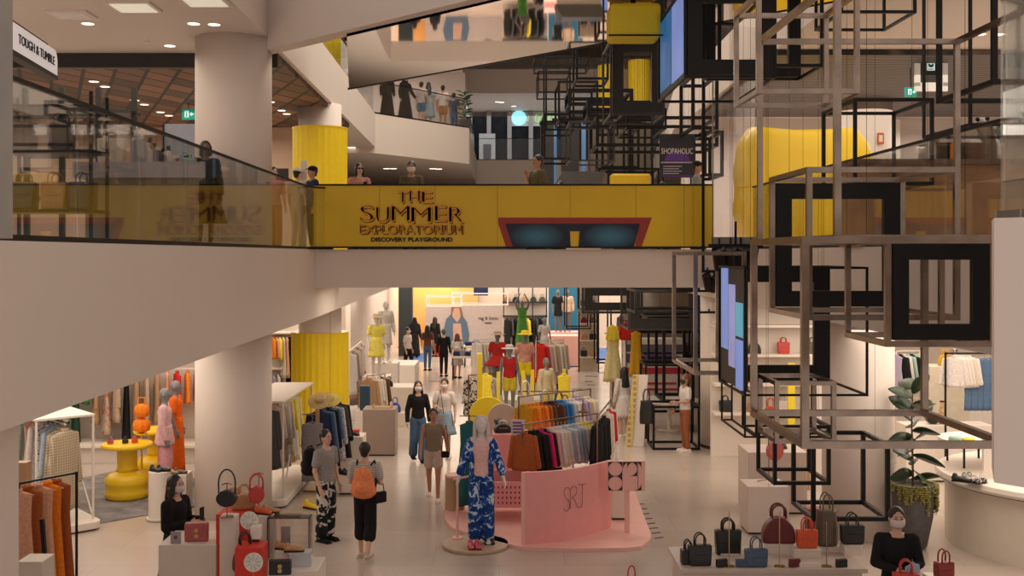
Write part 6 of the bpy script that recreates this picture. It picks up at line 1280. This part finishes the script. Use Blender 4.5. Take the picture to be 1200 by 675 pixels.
# upper left shop: counters, bottles, dark shelf
t = thing('display_counter', 'long white counter of bottles behind the left glass railing', 'counter', (XA(150, 12)-.25, 13.5, B2)); 
W0, W1 = XA(92, 12)-t.location.x-.1, -.55
MB().prism([(W0, -1.4), (W0+1.5, -1.4), (W1+.1, 2.4), (W1-1.2, 2.6), (W0, .5)], .78, .96).build('tabletop', M('counter_lilac', (.50, .44, .45), .4), t)
MB().prism([(W0+.1, -1.3), (W0+1.4, -1.3), (W1, 2.3), (W1-1.1, 2.5), (W0+.1, .4)], 0, .78).build('base', M('counter_base', (.36, .28, .17), .5), t)
rnd = random.Random(11); cols = [('white', (.7, .65, .62)), ('cream', (.65, .6, .5)), ('amber', (.4, .18, .05)), ('black', (.02, .02, .02)), ('pale pink', (.6, .42, .4)), ('teal', (.03, .2, .22)), ('red', (.5, .05, .04)), ('grey', (.3, .3, .3))]
proto = None
for i in range(22):
    q = i/21; nm_, c = cols[rnd.randrange(8)]; bx = t.location.x+W0+.25+q*(W1-W0-.2)+.35; by = 13.5-1.15+q*3.3+rnd.uniform(-.1, .15); h = rnd.uniform(.24, .42)
    o = thing('bottle', '%s bottle on the long white counter, %s from the left' % (nm_, ORD[i]), 'bottle', (bx-.0, by, B2+.96), 0, 'bottles on the upper left counter'); r = rnd.uniform(.05, .08)
    MB().lathe([(r, 0), (r, h*.7), (r*.4, h*.82), (r*.4, h*.85)], n=16).build('body', M('bottle_'+nm_.replace(' ', '_'), c, .3), o, smooth=False); MB().lathe([(r*.5, h*.85), (r*.5, h)], n=12).build('cap', blackm if i % 2 else whitem, o)
for i, (px, c, w, h) in enumerate(((117, 'cream', .34, .34), (130, 'peach', .3, .3), (151, 'red', .2, .36), (207, 'mint', .3, .3))): bag(c+' boxed bag on the long white counter, %s of four' % ORD[i], (XA(px, 12.4+i*.7), 12.4+i*.7+.4, B2+.96), .1, w, h, .14, cc(c), 'tote', .08, 0)
t = thing('shelf_unit', 'black metal shelf with dark bags at the far upper left behind glass', 'shelf', (XA(60, 11.2), 11.4, B2))
for z in (.35, .98, 1.45): MB().box(-.55, -.25, z, .45, .25, z+.03).build('shelf_board', blackm, t)
for sx_ in (-.53, .43):
    for sy_ in (-.23, .23): MB().bar((sx_, sy_, 0), (sx_, sy_, 1.6), .03).build('post', blackm, t)
for i in range(5): bag(('grey-brown', 'black', 'dark grey', 'brown', 'charcoal')[i]+' bag on the black metal shelf, %s' % ('upper left', 'upper right', 'lower left', 'lower middle', 'lower right')[i], (XA(60, 11.2)+(-.35, .05, -.35, -.02, .28)[i], 11.35, B2+(1.01 if i < 2 else .38)), 0, .28, .3, .18, (LG, LB, leather((.06, .06, .06)), LT, leather((.04, .04, .045)))[i], 'bucket' if i < 2 else 'tote', .1, 0)
t = thing('shelf_tower', 'tall dark shelf tower in front of the peach wall', 'shelf', (XA(80, 17), 17.5, B2)); 
for z in (.1, .8, 1.5, 2.2): MB().box(-.9, -.25, z, .9, .25, z+.05).build('shelf_board', darkm, t)
for q in (-.88, -.3, .3, .88): MB().bar((q, 0, 0), (q, 0, 2.6), .08).build('upright', darkm, t)
t = thing('grey_partition', 'blue-grey partition panel left of the white upper column', 'panel', (XA(208, 22), 22, B2)); MB().box(-.3, 0, 0, .45, .06, 2.6).build('panel', M('bluegrey', (.28, .29, .34), .5), t); MB().box(-.3, -.02, 0, -.27, .08, 2.6).build('edge', blackm, t)
t = thing('black_stand', 'small black framed stand with a red top by the peach wall', 'stand', (XA(166, 23), 23, B2)); MB().box(-.12, -.05, 1.5, .12, .05, 2.2).build('frame', blackm, t); MB().box(-.09, -.06, 1.55, .09, -.05, 2.1).build('screen', greyc, t); MB().bar((0, 0, 0), (0, 0, 1.5), .06).build('pole', blackm, t); MB().ball((0, 0, 2.3), .07, 10).build('red_knob', redm, t)
mann('dark mannequin with black hair and coat at the right end of the bottle counter', XA(241, 16.2), 16.2, B2, 30, 1.62, mbrown, top=black, dress=black, sleeve='long', dlen=.4, hair='bob')
t = thing('white_kiosk', 'white pillar-shaped kiosk left of the yellow column upstairs', 'kiosk', (XA(356, 20.9), 20.95, B2)); MB().box(-.06, -.06, 0, .06, .06, 1.75).build('pillar', whitem, t); MB().box(-.12, -.12, 0, .12, .12, .04).build('base', whitem, t)
t = thing('monitor', 'small dark monitor on a stand by the left promenade corner', 'monitor', (XA(327, 22.5), 22.5, B2)); MB().box(-.2, -.02, 1.45, .2, .02, 1.72).build('screen', darkm, t); MB().bar((0, 0, 0), (0, 0, 1.45), .04).build('stand', whitem, t)
# poster on the bridge
Y = 21.2; t = thing('poster', 'black and violet poster reading SHOPAHOLIC on the bridge', 'poster', WP(793.5, 208, Y)); W = 41*Y/FPX; H = 51*Y/FPX
MB().box(-W/2, 0, 0, W/2, .04, H).build('panel', M('poster_black', (.02, .018, .03), .5), t); text('lettering', 'SHOPAHOLIC', whitem, t, (0, -.01, H*.60), .16, width=W*.9)
b = MB(); b.prismy([(W*.36*cos(a), H*.38+W*.30*sin(a)) for a in [pi*i/14 for i in range(15)]], -.012, 0); b.build('printed_dome', M('print_violet2', (.10, .03, .22), .5), t)
b = MB(); b.box(-W*.46, -.012, H*.33, W*.46, 0, H*.36)
for k in range(4): b.box(-W*.4, -.012, H*(.08+.055*k), W*(.05+.08*(k % 2)), 0, H*(.10+.055*k))
b.build('printed_lines', M('print_grey', (.4, .36, .42), .5), t); MB().box(-W*.42, -.012, H*.02, W*.42, 0, H*.05).build('printed_foot', M('print_violet2'), t)
for q in (-1, 1): MB().bar((q*W*.4, .03, -(t.location.z-B2)), (q*W*.4, .03, 0), .03).build('leg', blackm, t)
bx_ = thing('bench', 'yellow box seat with a glossy top on the bridge behind the banner', 'seat', (XA(739, 21.6), 21.7, B2)); W = 46*21.6/FPX; zt = ZA(204, 21.6)-B2; MB().box(-W/2, -.2, zt-.32, W/2, .2, zt).build('cushion', yellowp, bx_, bevel=.04); MB().box(-W/2+.05, -.18, 0, W/2-.05, .18, zt-.32).build('base', darkm, bx_)
t = thing('exhibit_counter', 'dark sloped exhibit counter on the bridge behind the child', 'counter', (XA(678, 22.2), 22.2, B2)); MB().prismy([(-.5, 1.35), (.45, 1.35), (.55, 1.62), (-.35, 1.62)], -.2, .2).build('sloped_top', M('slate', (.10, .10, .10), .4), t); MB().box(-.45, -.15, 0, .45, .15, 1.35).build('base', whitem, t)
# brown box kiosk, blue columns behind the tangle
Y = 36.8; t = thing('brown_kiosk', 'brown-grey boxed kiosk with dark doors behind the black frames', 'kiosk', (XA(727, Y), Y, B2)); W = 70*Y/FPX; MB().box(-W/2, 0, 0, W/2, 1, ZA(126, Y)-B2).build('body', M('kiosk_brown', (.11, .085, .06), .5), t)
for q in (-.22, .12): MB().box(W*q, -.02, .2, W*(q+.1), 0, ZA(140, Y)-B2).build('door', blackm, t)
MB().box(-W/2, -.03, ZA(130, Y)-B2, W/2, .0, ZA(126, Y)-B2).build('top_edge', darkm, t)
for i, px in enumerate((650, 684)): t = thing('light_column', ('left' if i == 0 else 'right')+' slim pale blue lit column in the tangle of frames', 'light', (XA(px, 37.6), 37.6, B2)); MB().box(-.07, -.07, 0, .07, .07, 4.6).build('diffuser', M('blue_glow', (.12, .22, .38), .5, 0, 0, .5), t); MB().box(-.09, -.09, 4.6, .09, .09, 4.7).build('cap', blackm, t)
for i, (px, Y, w) in enumerate(((668, 36.8, .6), (641, 37, .45))): t = thing('black_tower', ('wide' if i == 0 else 'narrow')+' black upright tower standing in the tangle of frames', 'tower', (XA(px, Y), Y, B2)); MB().box(-w/2, -.2, 0, w/2, .2, 4.4).build('body', darkm, t); MB().box(-w/2-.03, -.23, 4.4, w/2+.03, .23, 4.5).build('cap', blackm, t)
for i, (px, py) in enumerate(((788, 60), (752, 50))):
    pass
# far third floor shopfront
Yf = 59.6; t = thing('shopfront', 'dark third floor shopfront with lit emblem far across the atrium', 'shopfront', (XA(590, Yf), Yf, 8.8)); W = 95*Yf/FPX
MB().box(-W/2, 0, 0, W/2+12, .1, 3.1).build('dark_glass', M('shop_dark', (.008, .01, .012), .6, 0, .5, 0, 3, .15), t)
for px in (551, 573, 597, 622): MB().box(XA(px, Yf)-XA(590, Yf)-.12, -.3, 0, XA(px, Yf)-XA(590, Yf)+.12, -.05, 3.38).build('pier', M('pier_grey', (.3, .27, .26), .5), t)
x = XA(608, Yf)-XA(590, Yf); g = M('emblem_glow', (.3, .75, .85), .5, 0, 0, 1.0); MB().rings([[(x+.42*cos(2*pi*k/24), yy, 3.0+.42*sin(2*pi*k/24)) for k in range(24)] for yy in (-.14, -.1)]).build('round_emblem', g, t)
lm = M('emblem_lime', (.35, .55, .2), .5, 0, 0, .5)
for k in range(4): MB().tube([(x+.6+k*.38, -.14, 3.2), (x+.5+k*.38, -.14, 2.8), (x+.7+k*.38, -.14, 2.75), (x+.8+k*.38, -.14, 3.1)], .05, 8).build('script_stroke', lm, t)
MB().box(x-.5, -.12, 2.55, x+2.2, -.02, 3.36).build('fascia', M('fascia_pale', (.5, .52, .5), .5), t)
x = XA(571, Yf)-XA(590, Yf); MB().box(x-.45, -.4, 0, x+.45, -.35, 2.1).build('standing_picture', M('picture_grey', (.4, .4, .4), .5), t); MB().cap((x, -.42, .2), (x, -.42, 1.5), (.2, .01), (.22, .01)).build('picture_figure', M('picture_dark', (.06, .06, .07), .5), t)
for i, (px, py, Z) in enumerate(((583, 119, 12.2), (588, 119.5, 12.2), (602, 124, 12.2), (453, 197, 7.5), (461, 197, 7.5), (507, 197, 7.5), (514, 197.5, 7.5), (412, 172, 7.7), (421, 176, 7.7))):
    Y = (Z-EYE)*FPX/(PY0-py); t = thing('ceiling_light', 'small round light in a white soffit beyond bridge, %s' % ('left of the far pair', 'right of the far pair', 'by the lit emblem', 'left over the masked man', 'second over the masked man', 'left of the pair near the corner', 'right of the pair near the corner', 'left by the yellow column', 'right by the yellow column')[i], 'light', (XA(px, Y), Y, Z)); MB().lathe([(.16, -.02), (.16, 0)], n=16).build('trim_ring', whitem, t); MB().lathe([(.13, -.03), (.13, -.02)], n=16).build('diffuser', lampm, t)
# third floor left interior: shelves and tree
t = thing('potted_plant', 'small leafy plant at the right end of the third floor railing', 'plant', (XA(544, 40.5), 40.5, 8.8)); MB().lathe([(.2, 0), (.28, .5), (.0, .5)], n=20).build('pot', M('pot_grey'), t); b = MB()
for k in range(26): leaf(b, Vector((0, 0, .5+.04*k)), k*2.4, .5, .4, .06)
o = b.build('foliage', M('leaf_mid', (.05, .12, .05), .6), t)
# second floor right shop behind the glass
t = thing('display_counter', 'orange wooden counter with boxes behind the right glass railing', 'counter', (XA(1130, 13), 13.3, B2)); MB().box(-1.3, -.4, 0, 1.3, .4, 1.0).build('base', M('orange_wood', (.30, .15, .06), .5, 0, .2, 0, 3), t); MB().box(-1.35, -.45, 1.0, 1.35, .45, 1.06).build('countertop', M('dark_oak', (.13, .07, .04), .4), t)
t = thing('display_counter', 'white low counter left of the orange wooden one', 'counter', (XA(1082, 14.5), 14.8, B2)); MB().prismy([(-.45, 0), (.55, 0), (.55, .85), (-.45, 1.05)], -.3, .3).build('base', whitem, t); MB().box(-.45, -.31, .4, .55, -.3, .42).build('groove', darkm, t)
t = thing('display_counter', 'yellowish wooden counter at the start of the right railing', 'counter', (XA(1040, 16), 15.3, B2)); MB().box(-.35, -.3, 0, .55, .3, 1.0).build('base', M('yellow_wood', (.50, .30, .10), .5), t); MB().box(-.37, -.32, 1.0, .57, .32, 1.04).build('countertop', wood, t)
t = thing('cardboard_stand', 'tall dark carved stand on the right second floor counter', 'stand', (XA(1164, 13), 13.2, B2+1.06)); MB().rings([[(-.10, -.04, 0), (.12, -.04, 0), (.12, .04, 0), (-.10, .04, 0)], [(-.02, -.04, .2), (.12, -.04, .2), (.12, .04, .2), (-.02, .04, .2)], [(-.12, -.04, .48), (.04, -.04, .5), (.04, .04, .5), (-.12, .04, .48)]]).build('body', M('cardboard', (.16, .11, .07), .7), t); MB().ball((-.1, 0, .52), .03, 8).build('left_knob', blackm, t); MB().ball((.02, 0, .53), .03, 8).build('right_knob', blackm, t)
for i, (px, c, w) in enumerate(((1103, 'white', .3), (1118, 'orange', .4), (1140, 'brown', .35))): t = thing('storage_box', c+' box on the orange wooden counter', 'box', (XA(px, 13), 13.2, B2+1.06)); MB().box(-w/2, -.12, 0, w/2, .12, .2).build('box_body', cc(c), t, bevel=.01); MB().box(-w/2-.005, -.125, .2, w/2+.005, .125, .22).build('lid', cc(c), t)
for i, (px, c) in enumerate(((1075, 'brown'), (1085, 'mint'), (1160, 'beige'))): bag(c+' bag standing on the white low counter or beyond it, second floor right', (XA(px, 15), 14.85 if i < 2 else 16, B2+(.9 if i < 2 else 0)), 0, .25, .2, .12, cc(c), 'dome', .08, 0)
struct(MB().box(XA(1047, 26.9), 26.9, B2, XA(1055, 26.9), 27.3, 7.6).build('trim_8', whitem))
t = thing('wall_sign', 'small orange sign on the right upper column', 'sign', (XA(1032, 23.36), 23.36, ZA(169, 23.36))); MB().box(-.07, -.01, 0, .07, .01, .25).build('panel', M('sign_orange', (.5, .10, .03), .5), t); MB().box(-.04, -.015, .05, .04, -.01, .2).build('printed_bars', whitem, t)
for i, (px, c) in enumerate(((1118, (.10, .22, .35)), (1140, (.45, .25, .08)))): t = thing('wall_panel', ('blue' if i == 0 else 'orange')+' lit display panel on the far right upper wall', 'panel', (XA(px, 26.8), 27.1, B2)); MB().box(-.2, 0, .2, .2, .06, 2.7).build('panel', M('panel%d' % i, c, .5), t); MB().box(-.24, .02, .16, .24, .08, 2.74).build('frame', whitem, t)
